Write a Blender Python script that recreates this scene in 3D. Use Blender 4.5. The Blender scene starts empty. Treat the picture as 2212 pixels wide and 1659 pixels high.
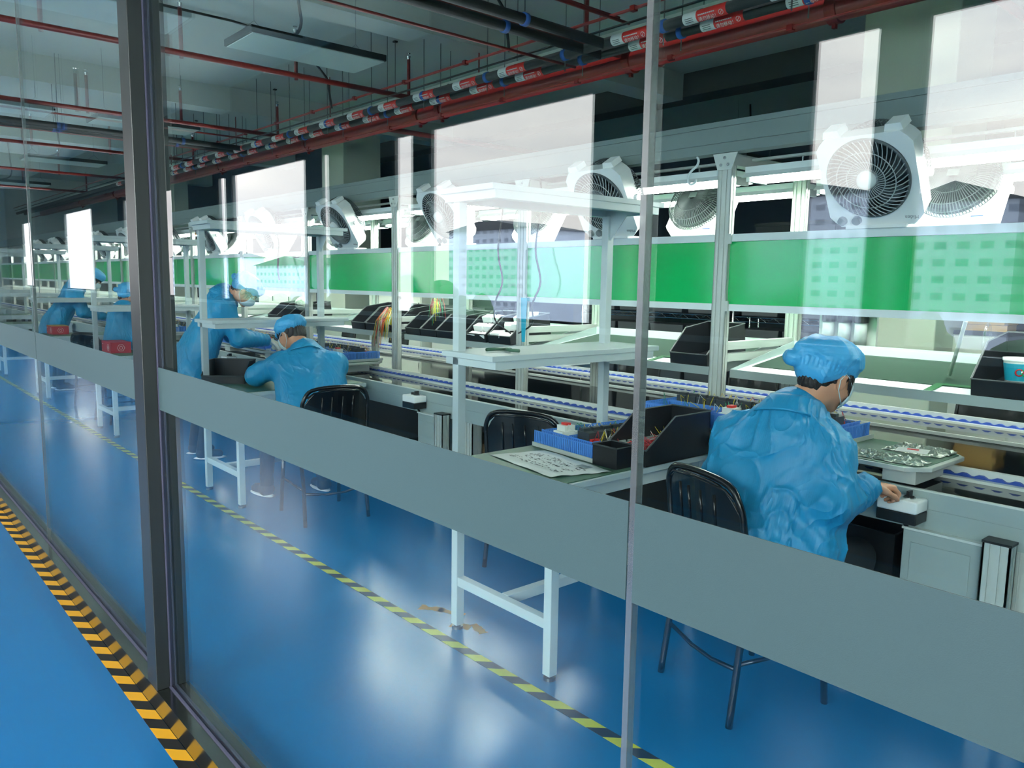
import bpy, math, random
import numpy as np
from mathutils import Vector, Matrix, Euler
random.seed(7)
SC = bpy.context.scene
COL = SC.collection
PI = math.pi

# ------------------------------------------------------------------ camera
cd = bpy.data.cameras.new('camera')
cam = bpy.data.objects.new('camera', cd); COL.objects.link(cam)
cam.matrix_world = Matrix(((0.65552, -0.10714, 0.74754, 0.0),
                           (0.75502, 0.07289, -0.65164, 0.0),
                           (0.01533, 0.99157, 0.12867, 1.5),
                           (0, 0, 0, 1)))
cd.sensor_width = 36.0; cd.sensor_fit = 'HORIZONTAL'
cd.lens = 36.0 * 1706.0 / 2212.0
cd.clip_start = 0.05; cd.clip_end = 500
SC.camera = cam
# ------------------------------------------------------------------ world: bright hazy evening sky
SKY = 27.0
w = bpy.data.worlds.new('sky'); SC.world = w; w.use_nodes = True
nt = w.node_tree; nt.nodes.clear()
N = nt.nodes.new; L = nt.links.new
out = N('ShaderNodeOutputWorld'); bg = N('ShaderNodeBackground'); tc = N('ShaderNodeTexCoord')
sep = N('ShaderNodeSeparateXYZ'); L(tc.outputs['Generated'], sep.inputs[0])
ramp = N('ShaderNodeValToRGB'); L(sep.outputs['Z'], ramp.inputs[0])
e = ramp.color_ramp.elements
e[0].position = 0.0; e[0].color = (0.92, 0.87, 0.88, 1)
e[1].position = 0.6; e[1].color = (0.78, 0.86, 0.98, 1)
m_ = e.new(0.16); m_.color = (0.97, 0.93, 0.90, 1)
m_ = e.new(0.3); m_.color = (0.93, 0.93, 0.93, 1)
mp = N('ShaderNodeMapping'); mp.inputs['Scale'].default_value = (2.0, 2.0, 9.0); L(tc.outputs['Generated'], mp.inputs[0])
nz = N('ShaderNodeTexNoise'); nz.inputs['Scale'].default_value = 2.2; nz.inputs['Detail'].default_value = 6; L(mp.outputs[0], nz.inputs[0])
r2 = N('ShaderNodeValToRGB'); L(nz.outputs['Fac'], r2.inputs[0])
r2.color_ramp.elements[0].position = .35; r2.color_ramp.elements[0].color = (.8, .8, .84, 1)
r2.color_ramp.elements[1].position = .65; r2.color_ramp.elements[1].color = (1.05, 1.02, 1.0, 1)
mx = N('ShaderNodeMixRGB'); mx.blend_type = 'MULTIPLY'; mx.inputs[0].default_value = 1.0
L(ramp.outputs[0], mx.inputs[1]); L(r2.outputs[0], mx.inputs[2])
# sky brightened towards the unseen right-hand end to light the room, dimmer at left
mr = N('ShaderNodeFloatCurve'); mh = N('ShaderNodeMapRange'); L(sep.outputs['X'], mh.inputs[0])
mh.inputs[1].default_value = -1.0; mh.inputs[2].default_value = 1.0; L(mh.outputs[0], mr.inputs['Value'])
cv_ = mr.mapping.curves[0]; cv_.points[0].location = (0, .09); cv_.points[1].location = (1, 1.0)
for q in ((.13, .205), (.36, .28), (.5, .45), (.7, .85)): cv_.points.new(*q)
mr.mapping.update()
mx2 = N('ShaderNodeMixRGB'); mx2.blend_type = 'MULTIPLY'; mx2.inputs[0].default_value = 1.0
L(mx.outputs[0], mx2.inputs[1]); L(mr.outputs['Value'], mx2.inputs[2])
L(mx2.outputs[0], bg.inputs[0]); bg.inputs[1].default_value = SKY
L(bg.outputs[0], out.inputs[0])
# ------------------------------------------------------------------ view
vs = SC.view_settings
vs.view_transform = 'Standard'; vs.look = 'None'; vs.gamma = 1.0; vs.use_curve_mapping = False
vs.exposure = 0.48
try:
    SC.cycles.max_bounces = 9; SC.cycles.transparent_max_bounces = 24
    SC.cycles.diffuse_bounces = 4; SC.cycles.glossy_bounces = 4
    SC.cycles.sample_clamp_indirect = 6.0
    SC.cycles.use_denoising = True
    SC.cycles.caustics_reflective = False; SC.cycles.caustics_refractive = False
except Exception:
    pass

# ------------------------------------------------------------------ materials
MATS = {}
def srgb(r, g, b):
    f = lambda c: (c/255/12.92) if c/255 <= .04045 else (((c/255)+.055)/1.055)**2.4
    return (f(r), f(g), f(b), 1)
def pm(name, col, rough=.5, metal=0.0, spec=.5, var=.06, scale=8.0, bump=0.0, bscale=60.0, coat=0.0, emit=None, estr=0.0, alpha=1.0, trans=0.0, stretch=None):
    m = bpy.data.materials.new(name); m.use_nodes = True
    nt = m.node_tree; b = nt.nodes['Principled BSDF']
    b.inputs['Roughness'].default_value = rough; b.inputs['Metallic'].default_value = metal
    b.inputs['Specular IOR Level'].default_value = spec
    b.inputs['Coat Weight'].default_value = coat; b.inputs['Coat Roughness'].default_value = .08
    b.inputs['Alpha'].default_value = alpha
    b.inputs['Transmission Weight'].default_value = trans
    tc = nt.nodes.new('ShaderNodeTexCoord')
    src = tc.outputs['Object']
    if stretch:
        mp = nt.nodes.new('ShaderNodeMapping'); mp.inputs['Scale'].default_value = stretch
        nt.links.new(src, mp.inputs[0]); src = mp.outputs[0]
    n = nt.nodes.new('ShaderNodeTexNoise'); n.inputs['Scale'].default_value = scale; n.inputs['Detail'].default_value = 4
    nt.links.new(src, n.inputs['Vector'])
    mixn = nt.nodes.new('ShaderNodeMixRGB'); mixn.blend_type = 'MIX'
    c = srgb(*col) if max(col) > 1.0 else (*col, 1)
    mixn.inputs[1].default_value = tuple(max(0, v*(1-var)) for v in c[:3])+(1,)
    mixn.inputs[2].default_value = tuple(min(1, v*(1+var)) for v in c[:3])+(1,)
    nt.links.new(n.outputs['Fac'], mixn.inputs[0]); nt.links.new(mixn.outputs[0], b.inputs['Base Color'])
    if bump:
        n2 = nt.nodes.new('ShaderNodeTexNoise'); n2.inputs['Scale'].default_value = bscale; n2.inputs['Detail'].default_value = 3
        nt.links.new(src, n2.inputs['Vector'])
        bp = nt.nodes.new('ShaderNodeBump'); bp.inputs['Strength'].default_value = bump; bp.inputs['Distance'].default_value = .01
        nt.links.new(n2.outputs['Fac'], bp.inputs['Height']); nt.links.new(bp.outputs[0], b.inputs['Normal'])
    if emit:
        b.inputs['Emission Color'].default_value = srgb(*emit); b.inputs['Emission Strength'].default_value = estr
    MATS[name] = m
    return m
def stripes_mat(name, c1, c2, period, slant, rough=.35):
    m = pm(name, c1, rough=rough)
    nt = m.node_tree; b = nt.nodes['Principled BSDF']
    tc = nt.nodes.new('ShaderNodeTexCoord'); sp = nt.nodes.new('ShaderNodeSeparateXYZ'); nt.links.new(tc.outputs['Object'], sp.inputs[0])
    a = nt.nodes.new('ShaderNodeMath'); a.operation = 'MULTIPLY'; a.inputs[1].default_value = slant; nt.links.new(sp.outputs['Y'], a.inputs[0])
    s = nt.nodes.new('ShaderNodeMath'); s.operation = 'ADD'; nt.links.new(sp.outputs['X'], s.inputs[0]); nt.links.new(a.outputs[0], s.inputs[1])
    d = nt.nodes.new('ShaderNodeMath'); d.operation = 'DIVIDE'; d.inputs[1].default_value = period; nt.links.new(s.outputs[0], d.inputs[0])
    f = nt.nodes.new('ShaderNodeMath'); f.operation = 'FRACT'; nt.links.new(d.outputs[0], f.inputs[0])
    g = nt.nodes.new('ShaderNodeMath'); g.operation = 'GREATER_THAN'; g.inputs[1].default_value = .5; nt.links.new(f.outputs[0], g.inputs[0])
    mixn = nt.nodes.new('ShaderNodeMixRGB'); mixn.inputs[1].default_value = srgb(*c1); mixn.inputs[2].default_value = srgb(*c2)
    nt.links.new(g.outputs[0], mixn.inputs[0]); nt.links.new(mixn.outputs[0], b.inputs['Base Color'])
    return m

pm('floor', (24, 112, 166), rough=.24, spec=.75, var=.10, scale=.7, bump=.06, bscale=5)
pm('ceiling', (184, 192, 184), rough=.9, var=.03, scale=.6)
pm('wall', (188, 200, 196), rough=.85, var=.04, scale=1)
pm('corridor_wall', (60, 66, 72), rough=.8, var=.06, scale=1)
pm('dark_wall', (40, 52, 66), rough=.8)
pm('dark_beam', (50, 56, 54), rough=.8)
pm('pillar', (176, 184, 168), rough=.8, var=.03, scale=2)
pm('steel', (158, 160, 154), rough=.14, metal=1.0, var=.05, scale=3, bump=.03, bscale=4)
pm('column_steel', (74, 80, 78), rough=.36, metal=.8, var=.06, scale=2, stretch=(30,30,.6))
pm('steel_dark', (120, 124, 124), rough=.3, metal=1.0, var=.1, scale=3)
pm('gasket', (76, 78, 98), rough=.6)
pm('silicone', (158, 166, 164), rough=.25, metal=.7, var=.35, scale=1, stretch=(500, 500, .6), alpha=.78)
pm('frost', (68, 92, 94), rough=.55, spec=.35, var=.03, scale=300, bump=.1, bscale=700)
pm('white_paint', (226, 236, 236), rough=.4, var=.02)
pm('bench_paint', (188, 200, 202), rough=.4, var=.02)
pm('alu', (206, 212, 206), rough=.42, metal=.35, var=.03)
pm('alu_groove', (88, 98, 96), rough=.6)
pm('grey_panel', (170, 184, 182), rough=.38, metal=.15, var=.02)
pm('trunking', (122, 136, 134), rough=.45, metal=.15, var=.02)
pm('bed', (64, 66, 62), rough=.05, spec=1.0, metal=.65, var=.05)
pm('bed_center', (58, 60, 56), rough=.06, spec=1.0, metal=.65, var=.05)
pm('chain_blue', (36, 72, 160), rough=.45)
pm('rail_white', (232, 236, 230), rough=.3, metal=.2)
pm('green', (3, 190, 96), rough=.12, spec=.6, coat=.5, var=.04, scale=2)
pm('mat_green', (62, 100, 80), rough=.45, var=.05)
pm('tray_mat', (30, 54, 42), rough=.5, spec=.25)
pm('tape_green', (14, 84, 40), rough=.5)
pm('black', (18, 20, 22), rough=.42, var=.1)
pm('black_bin', (22, 24, 28), rough=.35, var=.15, scale=5, bump=.05, bscale=200)
pm('black_gloss', (14, 15, 16), rough=.22, coat=.2)
pm('rubber', (20, 26, 28), rough=.7)
pm('white_plastic', (246, 248, 246), rough=.35, var=.01)
pm('grey_plastic', (150, 156, 156), rough=.45)
pm('dark_plastic', (62, 68, 70), rough=.5)
pm('fan_wire', (168, 174, 174), rough=.4, metal=.2)
pm('fan_wire_dark', (84, 92, 94), rough=.4)
pm('blade', (70, 78, 80), rough=.3)
pm('red_pipe', (122, 24, 21), rough=.35, var=.08)
pm('red_thin', (116, 34, 30), rough=.4, var=.08)
pm('black_pipe', (28, 34, 34), rough=.6, var=.15, bump=.2, bscale=60)
pm('red_label', (206, 40, 34), rough=.5)
pm('white_label', (225, 228, 225), rough=.5)
pm('blue_clamp', (26, 84, 160), rough=.5)
pm('lamp_off', (214, 226, 218), rough=.5)
pm('lamp_housing', (16, 24, 23), rough=.5)
pm('led', (255, 255, 255), rough=.5, emit=(255, 252, 244), estr=36.0)
pm('red_wire', (190, 30, 40), rough=.4)
pm('yellow_wire', (222, 196, 30), rough=.4)
pm('green_wire', (40, 140, 90), rough=.4)
pm('white_wire', (220, 220, 214), rough=.4)
pm('blue_duct', (74, 134, 214), rough=.45)
pm('module_grey', (150, 160, 158), rough=.5, var=.05, scale=40)
pm('module_dark', (52, 58, 62), rough=.45, var=.1, scale=40)
pm('module_white', (226, 230, 220), rough=.45)
pm('foil', (170, 178, 164), rough=.12, metal=.3, spec=.9, var=.3, scale=30, bump=1.0, bscale=40)
pm('cardboard', (150, 124, 88), rough=.85)
pm('kraft', (190, 150, 86), rough=.8)
pm('redbox', (176, 52, 70), rough=.6)
pm('coat', (32, 140, 190), rough=.46, spec=.45, var=.08, scale=5, bump=.10, bscale=30)
pm('cap', (66, 160, 212), rough=.45, spec=.45, var=.06, scale=12, bump=.2, bscale=45)
pm('skin', (196, 142, 112), rough=.5, var=.06, scale=20)
pm('hair', (26, 20, 18), rough=.35, var=.2, scale=60, bump=.4, bscale=250)
pm('mask', (196, 220, 226), rough=.7)
pm('trousers', (30, 34, 40), rough=.8)
pm('shoe', (30, 34, 44), rough=.6)
pm('sole', (226, 228, 228), rough=.5)
pm('eye', (240, 240, 238), rough=.2)
pm('glove', (226, 222, 208), rough=.7)
pm('orange', (230, 150, 50), rough=.6)
pm('cyan_cloth', (30, 170, 200), rough=.6)
pm('cabinet_white', (214, 218, 206), rough=.55, var=.03, scale=2)
pm('darkbox', (36, 42, 48), rough=.5, var=.25, scale=3)
pm('chrome', (190, 196, 196), rough=.2, metal=1.0)
pm('bldg', (120, 132, 150), rough=.8, var=.1, scale=.1)
pm('bldg_b', (150, 150, 156), rough=.8, var=.1, scale=.1)
pm('tree', (40, 66, 48), rough=.9, var=.4, scale=1.5)
pm('ground', (226, 228, 220), rough=.9)
pm('wristband', (24, 24, 26), rough=.5)
pm('patch_print', (120, 116, 122), rough=.8, var=.3, scale=120)
def facade(mname):
    m = MATS[mname]; nt = m.node_tree; b = nt.nodes['Principled BSDF']; tc = nt.nodes.new('ShaderNodeTexCoord')
    mp = nt.nodes.new('ShaderNodeMapping'); mp.inputs['Rotation'].default_value = (PI/2, 0, 0); nt.links.new(tc.outputs['Object'], mp.inputs[0])
    br = nt.nodes.new('ShaderNodeTexBrick'); br.offset = 0; br.inputs['Scale'].default_value = 1.0
    br.inputs['Brick Width'].default_value = 1.9; br.inputs['Row Height'].default_value = 1.5; br.inputs['Mortar Size'].default_value = .45
    br.inputs['Color1'].default_value = srgb(96, 106, 122); br.inputs['Color2'].default_value = srgb(104, 112, 126); br.inputs['Mortar'].default_value = srgb(132, 142, 158)
    nt.links.new(mp.outputs[0], br.inputs['Vector']); nt.links.new(br.outputs['Color'], b.inputs['Base Color'])
facade('bldg'); facade('bldg_b')
stripes_mat('hazard_in', (206, 206, 52), (40, 42, 44), .152, -1.0)
stripes_mat('hazard_out', (238, 176, 30), (22, 22, 22), .153, -1.0)

# fabric: fine vertical antistatic threads on coat
def add_threads(mname):
    m = MATS[mname]; nt = m.node_tree; b = nt.nodes['Principled BSDF']
    tc = nt.nodes.new('ShaderNodeTexCoord'); wv = nt.nodes.new('ShaderNodeTexWave'); wv.inputs['Scale'].default_value = 42; wv.inputs['Distortion'].default_value = .6
    nt.links.new(tc.outputs['Object'], wv.inputs['Vector'])
    bp = nt.nodes.new('ShaderNodeBump'); bp.inputs['Strength'].default_value = .12; bp.inputs['Distance'].default_value = .002
    nt.links.new(wv.outputs['Fac'], bp.inputs['Height'])
    old = b.inputs['Normal'].links[0].from_node
    while old.inputs['Normal'].links: old = old.inputs['Normal'].links[0].from_node
    nt.links.new(bp.outputs[0], old.inputs['Normal'])
def add_creases(mname, sc, strength, st=(1,1,.55)):
    m = MATS[mname]; nt = m.node_tree; b = nt.nodes['Principled BSDF']
    tc = nt.nodes.new('ShaderNodeTexCoord'); mp = nt.nodes.new('ShaderNodeMapping'); mp.inputs['Scale'].default_value = st
    nt.links.new(tc.outputs['Object'], mp.inputs[0])
    n0 = nt.nodes.new('ShaderNodeTexNoise'); n0.inputs['Scale'].default_value = sc; n0.inputs['Detail'].default_value = 3; n0.inputs['Distortion'].default_value = 1.2
    nt.links.new(mp.outputs[0], n0.inputs['Vector'])
    a = nt.nodes.new('ShaderNodeMath'); a.operation = 'SUBTRACT'; a.inputs[1].default_value = .5; nt.links.new(n0.outputs['Fac'], a.inputs[0])
    c = nt.nodes.new('ShaderNodeMath'); c.operation = 'ABSOLUTE'; nt.links.new(a.outputs[0], c.inputs[0])
    d = nt.nodes.new('ShaderNodeMapRange'); d.inputs[1].default_value = 0; d.inputs[2].default_value = .14; d.inputs[3].default_value = 1; d.inputs[4].default_value = 0
    nt.links.new(c.outputs[0], d.inputs[0])
    e_ = nt.nodes.new('ShaderNodeMath'); e_.operation = 'POWER'; e_.inputs[1].default_value = 2.0; nt.links.new(d.outputs[0], e_.inputs[0])
    bp = nt.nodes.new('ShaderNodeBump'); bp.inputs['Strength'].default_value = strength; bp.inputs['Distance'].default_value = .012
    nt.links.new(e_.outputs[0], bp.inputs['Height'])
    old = b.inputs['Normal'].links[0].from_node
    while old.inputs['Normal'].links: old = old.inputs['Normal'].links[0].from_node
    nt.links.new(bp.outputs[0], old.inputs['Normal'])
add_creases('coat', 4.6, .42); add_threads('coat')
add_creases('cap', 9, .2, (1,1,1))
# brushed steel: stretched noise
# glass: clear teal pane with soft reflection
def glass_mat(name, tint, r0, r1, power):
    m = bpy.data.materials.new(name); m.use_nodes = True; nt = m.node_tree; nt.nodes.clear()
    N = nt.nodes.new; L = nt.links.new
    o = N('ShaderNodeOutputMaterial'); mix = N('ShaderNodeMixShader'); t = N('ShaderNodeBsdfTransparent'); g = N('ShaderNodeBsdfGlossy')
    t.inputs[0].default_value = tint; g.inputs['Roughness'].default_value = 0.0; g.inputs[0].default_value = (.97, .99, 1, 1)
    lw = N('ShaderNodeLayerWeight'); lw.inputs[0].default_value = .5
    p = N('ShaderNodeMath'); p.operation = 'POWER'; p.inputs[1].default_value = power; L(lw.outputs['Facing'], p.inputs[0])
    mr = N('ShaderNodeMapRange'); mr.inputs[3].default_value = r0; mr.inputs[4].default_value = r1; L(p.outputs[0], mr.inputs[0])
    L(mr.outputs[0], mix.inputs[0]); L(t.outputs[0], mix.inputs[1]); L(g.outputs[0], mix.inputs[2]); L(mix.outputs[0], o.inputs[0])
    MATS[name] = m; return m
glass_mat('glass', (.91, .97, .96, 1), .045, .50, 3.5)
glass_mat('film', (.97, .98, .98, 1), .05, .4, 3.0)

# ------------------------------------------------------------------ mesh helpers
class MB:
    def __init__(s): s.v = []; s.f = []
    def add(s, vs, fs):
        o = len(s.v); s.v.extend([tuple(v) for v in vs]); s.f.extend([tuple(i+o for i in f) for f in fs])
        return s
    def box(s, x0, x1, y0, y1, z0, z1, rot=None, c=None):
        x0, x1 = min(x0, x1), max(x0, x1); y0, y1 = min(y0, y1), max(y0, y1); z0, z1 = min(z0, z1), max(z0, z1)
        vs = [(x0,y0,z0),(x1,y0,z0),(x1,y1,z0),(x0,y1,z0),(x0,y0,z1),(x1,y0,z1),(x1,y1,z1),(x0,y1,z1)]
        if rot is not None:
            cc = Vector(c) if c else Vector(((x0+x1)/2,(y0+y1)/2,(z0+z1)/2))
            vs = [tuple(cc + rot @ (Vector(v)-cc)) for v in vs]
        return s.add(vs, [(0,3,2,1),(4,5,6,7),(0,1,5,4),(1,2,6,5),(2,3,7,6),(3,0,4,7)])
    def cyl(s, p0, p1, r0, r1=None, n=12, caps=True):
        r1 = r0 if r1 is None else r1
        p0, p1 = Vector(p0), Vector(p1); d = (p1-p0).normalized()
        a = d.cross(Vector((0,0,1))) if abs(d.z) < .95 else d.cross(Vector((1,0,0)))
        a.normalize(); b = d.cross(a)
        vs = []
        for p, r in ((p0,r0),(p1,r1)):
            for i in range(n):
                t = 2*PI*i/n; vs.append(p + a*r*math.cos(t) + b*r*math.sin(t))
        fs = [(i,(i+1)%n,n+(i+1)%n,n+i) for i in range(n)]
        if caps: fs += [tuple(range(n-1,-1,-1)), tuple(range(n,2*n))]
        return s.add(vs, fs)
    def tube(s, pts, r, n=6, closed=False, rs=None):
        pts = [Vector(p) for p in pts]; m = len(pts); vs = []; prev = None
        for i, p in enumerate(pts):
            if closed: d = pts[(i+1)%m]-pts[i-1]
            else: d = pts[min(i+1,m-1)]-pts[max(i-1,0)]
            d.normalize()
            if prev is None:
                a = d.cross(Vector((0,0,1))) if abs(d.z) < .9 else d.cross(Vector((1,0,0)))
            else: a = prev - d*prev.dot(d)
            a.normalize(); prev = a; b = d.cross(a); rr = rs[i] if rs else r
            for k in range(n):
                t = 2*PI*k/n; vs.append(p + a*rr*math.cos(t) + b*rr*math.sin(t))
        fs = []
        for i in range(m if closed else m-1):
            j = (i+1) % m
            for k in range(n): fs.append((i*n+k, i*n+(k+1)%n, j*n+(k+1)%n, j*n+k))
        if not closed: fs += [tuple(range(n-1,-1,-1)), tuple(range((m-1)*n, m*n))]
        return s.add(vs, fs)
    def prism(s, poly, axis, a, b):
        # poly of 2D points; extruded along axis ('x': (y,z) pts, 'y': (x,z), 'z': (x,y))
        def P(q, t): return (t,q[0],q[1]) if axis=='x' else ((q[0],t,q[1]) if axis=='y' else (q[0],q[1],t))
        n = len(poly); vs = [P(q,a) for q in poly]+[P(q,b) for q in poly]
        fs = [(i,(i+1)%n,n+(i+1)%n,n+i) for i in range(n)] + [tuple(range(n-1,-1,-1)), tuple(range(n,2*n))]
        return s.add(vs, fs)
    def lathe(s, prof, n=24, c=(0,0,0), axis='z'):
        vs = []
        for r, h in prof:
            for i in range(n):
                t = 2*PI*i/n; x, y = r*math.cos(t), r*math.sin(t)
                v = (x,y,h) if axis=='z' else (x,h,y)
                vs.append((v[0]+c[0], v[1]+c[1], v[2]+c[2]))
        fs = [(j*n+i, j*n+(i+1)%n, (j+1)*n+(i+1)%n, (j+1)*n+i) for j in range(len(prof)-1) for i in range(n)]
        return s.add(vs, fs)
    def ell(s, c, r, n=14, m=9, rot=None):
        vs = []
        for j in range(m+1):
            ph = PI*j/m
            for i in range(n):
                t = 2*PI*i/n; v = Vector((r[0]*math.sin(ph)*math.cos(t), r[1]*math.sin(ph)*math.sin(t), r[2]*math.cos(ph)))
                if rot is not None: v = rot @ v
                vs.append(Vector(c)+v)
        fs = [(j*n+i, (j+1)*n+i, (j+1)*n+(i+1)%n, j*n+(i+1)%n) for j in range(m) for i in range(n)]
        return s.add(vs, fs)

def spl(pts, k=6):
    P = [Vector(p) for p in pts]; out = []
    for i in range(len(P)-1):
        p0 = P[max(i-1,0)]; p1 = P[i]; p2 = P[i+1]; p3 = P[min(i+2,len(P)-1)]
        for j in range(k):
            t = j/k
            out.append(.5*((2*p1)+(p2-p0)*t+(2*p0-5*p1+4*p2-p3)*t*t+(3*p1-p0-3*p2+p3)*t**3))
    out.append(P[-1]); return out
def mesh_obj(name, mb, mat, parent=None, smooth=False, off=(0,0,0), bevel=0, label=None):
    me = bpy.data.meshes.new(name)
    vs = [(v[0]-off[0], v[1]-off[1], v[2]-off[2]) for v in mb.v] if any(off) else mb.v
    me.from_pydata(vs, [], mb.f); me.validate(); me.update()
    me.materials.append(MATS[mat])
    o = bpy.data.objects.new(name, me); COL.objects.link(o)
    if smooth:
        me.polygons.foreach_set('use_smooth', [True]*len(me.polygons)); me.update()
    if bevel:
        b = o.modifiers.new('bevel', 'BEVEL'); b.width = bevel; b.segments = 2; b.limit_method = 'ANGLE'
    if parent: o.parent = parent
    if label: o['label'] = label
    return o
def thing(name, label, cat, loc=(0,0,0), rz=0.0, group=None):
    o = bpy.data.objects.new(name, None); COL.objects.link(o); o.empty_display_size = .1
    o.location = loc; o.rotation_euler = (0,0,rz); o['label'] = label; o['category'] = cat
    if group: o['group'] = group
    return o
def tag(o, label, cat, group=None, kind=None):
    o['label'] = label; o['category'] = cat
    if group: o['group'] = group
    if kind: o['kind'] = kind
    return o
def struct(name, mb, mat, bevel=0, label=None, smooth=False):
    o = mesh_obj(name, mb, mat, bevel=bevel, smooth=smooth); o['kind'] = 'structure'
    if label: o['label'] = label
    return o
def dup(root, loc, rz=None, label=None, group=None):
    def cp(o, par):
        c = o.copy(); COL.objects.link(c)
        if par is not None: c.parent = par
        for ch in list(KIDS(o)): cp(ch, c)
        return c
    r = cp(root, None); r.location = loc
    if rz is not None: r.rotation_euler = (0,0,rz)
    if label: r['label'] = label
    if group: r['group'] = group
    return r
def KIDS(o): return [c for c in bpy.data.objects if c.parent == o]
def text_obj(name, s, size, mat, parent, loc, rot, ext=.0004, align='CENTER'):
    c = bpy.data.curves.new(name, 'FONT'); c.body = s; c.size = size; c.extrude = ext; c.align_x = align; c.align_y = 'CENTER'
    tmp = bpy.data.objects.new(name+'_src', c); COL.objects.link(tmp)
    me = bpy.data.meshes.new_from_object(tmp.evaluated_get(bpy.context.evaluated_depsgraph_get()))
    bpy.data.objects.remove(tmp); me.materials.clear(); me.materials.append(MATS[mat])
    o = bpy.data.objects.new(name, me); COL.objects.link(o)
    o.location = loc; o.rotation_euler = rot
    if parent: o.parent = parent
    return o
ORD = ['nearest', 'second nearest', 'third nearest', 'fourth nearest', 'fifth nearest', 'sixth nearest', 'seventh nearest',
       'eighth nearest', 'ninth nearest', 'tenth nearest', 'eleventh nearest', 'twelfth nearest', 'thirteenth nearest', 'fourteenth nearest', 'fifteenth nearest', 'sixteenth nearest']
ORD2 = ['nearest', 'second', 'third', 'fourth', 'fifth', 'sixth', 'seventh', 'eighth', 'ninth', 'tenth', 'eleventh', 'twelfth', 'thirteenth', 'fourteenth', 'fifteenth', 'sixteenth', 'seventeenth', 'eighteenth', 'nineteenth', 'twentieth']
# ------------------------------------------------------------------ room shell
XL, XR, YC, YF, ZC = -28.0, 4.0, -2.65, 12.5, 4.0
GY = .827
struct('floor', MB().box(XL-.2, XR+.2, YC-.2, YF+.2, -.15, 0), 'floor')
struct('ceiling', MB().box(XL-.2, XR+.2, YC-.2, YF+.2, ZC, ZC+.2), 'ceiling')
struct('wall_left', MB().box(XL-.2, XL, YC, YF, 0, ZC), 'wall')
struct('wall_far', MB().box(XL, XR, YF, YF+.2, 0, ZC), 'dark_wall')
b = MB()
b.box(XR, XR+.2, YC, YF, 0, ZC)
struct('wall_right', b, 'wall')
# corridor outer wall with window openings
wins = [(-25.6,-24.4),(-20.6,-18.2),(-15.9,-15.6),(-15.4,-13.2),(-11.27,-11.02),(-10.77,-8.63),(-8.23,-8.07),(-6.74,-6.42),(-6.13,-4.08),(-2.41,-2.02),(-1.80,.35),(1.6,3.6)]  # last opening, out of view at the right, is added for its light
WT, WS = 2.88, 1.18
b = MB(); b.box(XL, XR, YC-.06, YC, 0, WS); b.box(XL, XR, YC-.06, YC, WT, ZC)
xs = XL
for a, c in wins:
    b.box(xs, a, YC-.06, YC, WS, WT); xs = c
b.box(xs, XR, YC-.06, YC, WS, WT)
struct('wall_corridor', b, 'corridor_wall')
for i, (a, c) in enumerate(wins):
    f = MB()
    t = .018
    for q in ((a, a+t, WS, WT), (c-t, c, WS, WT), (a+t, c-t, WS, WS+t), (a+t, c-t, WT-t, WT)):
        f.box(q[0], q[1], YC-.045, YC-.01, q[2], q[3])
    struct('window_%d' % (i+1), f, 'dark_beam', label='dark framed window in the corridor wall, mirrored in the glass where in view')
# sill board along corridor wall
struct('trim_1', MB().box(XL, XR, YC, YC+.06, WS-.05, WS-.01), 'wall')
# ceiling downstand beams along y, and a long dark one along x
k = 1
for i, x in enumerate((-6.3, -10.9, -15.4, -19.9, -24.4)):
    struct('trim_%d' % (i+2), MB().box(x-.17, x+.17, YC, 8.0, ZC-.3, ZC), 'ceiling')
struct('trim_8', MB().box(XL, XR, 8.0, 8.35, 3.73, ZC), 'dark_beam')
# concrete pillars
for i, x in enumerate((-2.98, -11.55, -20.1)):
    struct('trim_%d' % (i+9), MB().box(x, x+.68, 6.05, 6.7, 0, ZC), 'pillar', bevel=.01)
# dim rear partition wall under the dark beam, left part
struct('wall_rear', MB().box(XL, -13.2, 7.4, 7.55, 0, ZC), 'dark_wall')

# ------------------------------------------------------------------ glass partition
PX = [-26.5, -22.4, -18.6, -14.7, -10.75, -8.75, -6.73, -4.70, -2.77, -.685, 1.35, 3.4]
GT = 3.96
FB0, FB1 = 1.060, 1.202
names = []
for i in range(len(PX)-1):
    a, c = PX[i]+.006, PX[i+1]-.006
    if abs(PX[i]+2.77) < .01: a = -2.715
    if abs(PX[i+1]+2.77) < .01: c = -2.815
    w_ = struct('window_%d' % (i+20), MB().box(a, c, GY-.006, GY+.006, .07, GT), 'glass', label='clear glass pane of the partition between corridor and workshop')
    fb = mesh_obj('frosted_band', MB().box(a, c, GY-.0085, GY-.0065, FB0, FB1), 'frost', parent=w_, label='grey frosted film strip at waist height')
    if i < len(PX)-2 and abs(PX[i+1]+2.77) > .01:
        struct('trim_%d' % (i+20), MB().box(c+.001, PX[i+1]+.005, GY-.007, GY+.007, .07, GT), 'silicone', label='silicone joint between two glass panes')
# bottom track in two lengths: vertical steel face, flat steel top, glass channel
tr = MB()
tr.prism([(.772,0),(.772,.082),(.812,.082),(.812,.07),(.842,.07),(.842,.082),(.880,.082),(.880,0)], 'x', XL, XR)
struct('trim_40', tr, 'steel', label='stainless steel bottom track of the glass partition')
struct('trim_41', MB().box(XL, XR, .813, .8205, .0705, .086).box(XL, XR, .8335, .841, .0705, .086), 'gasket', label='grey gasket holding the glass in its track')
struct('trim_42', MB().box(XL, XR, .772, .88, GT-.02, ZC), 'steel')
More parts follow.
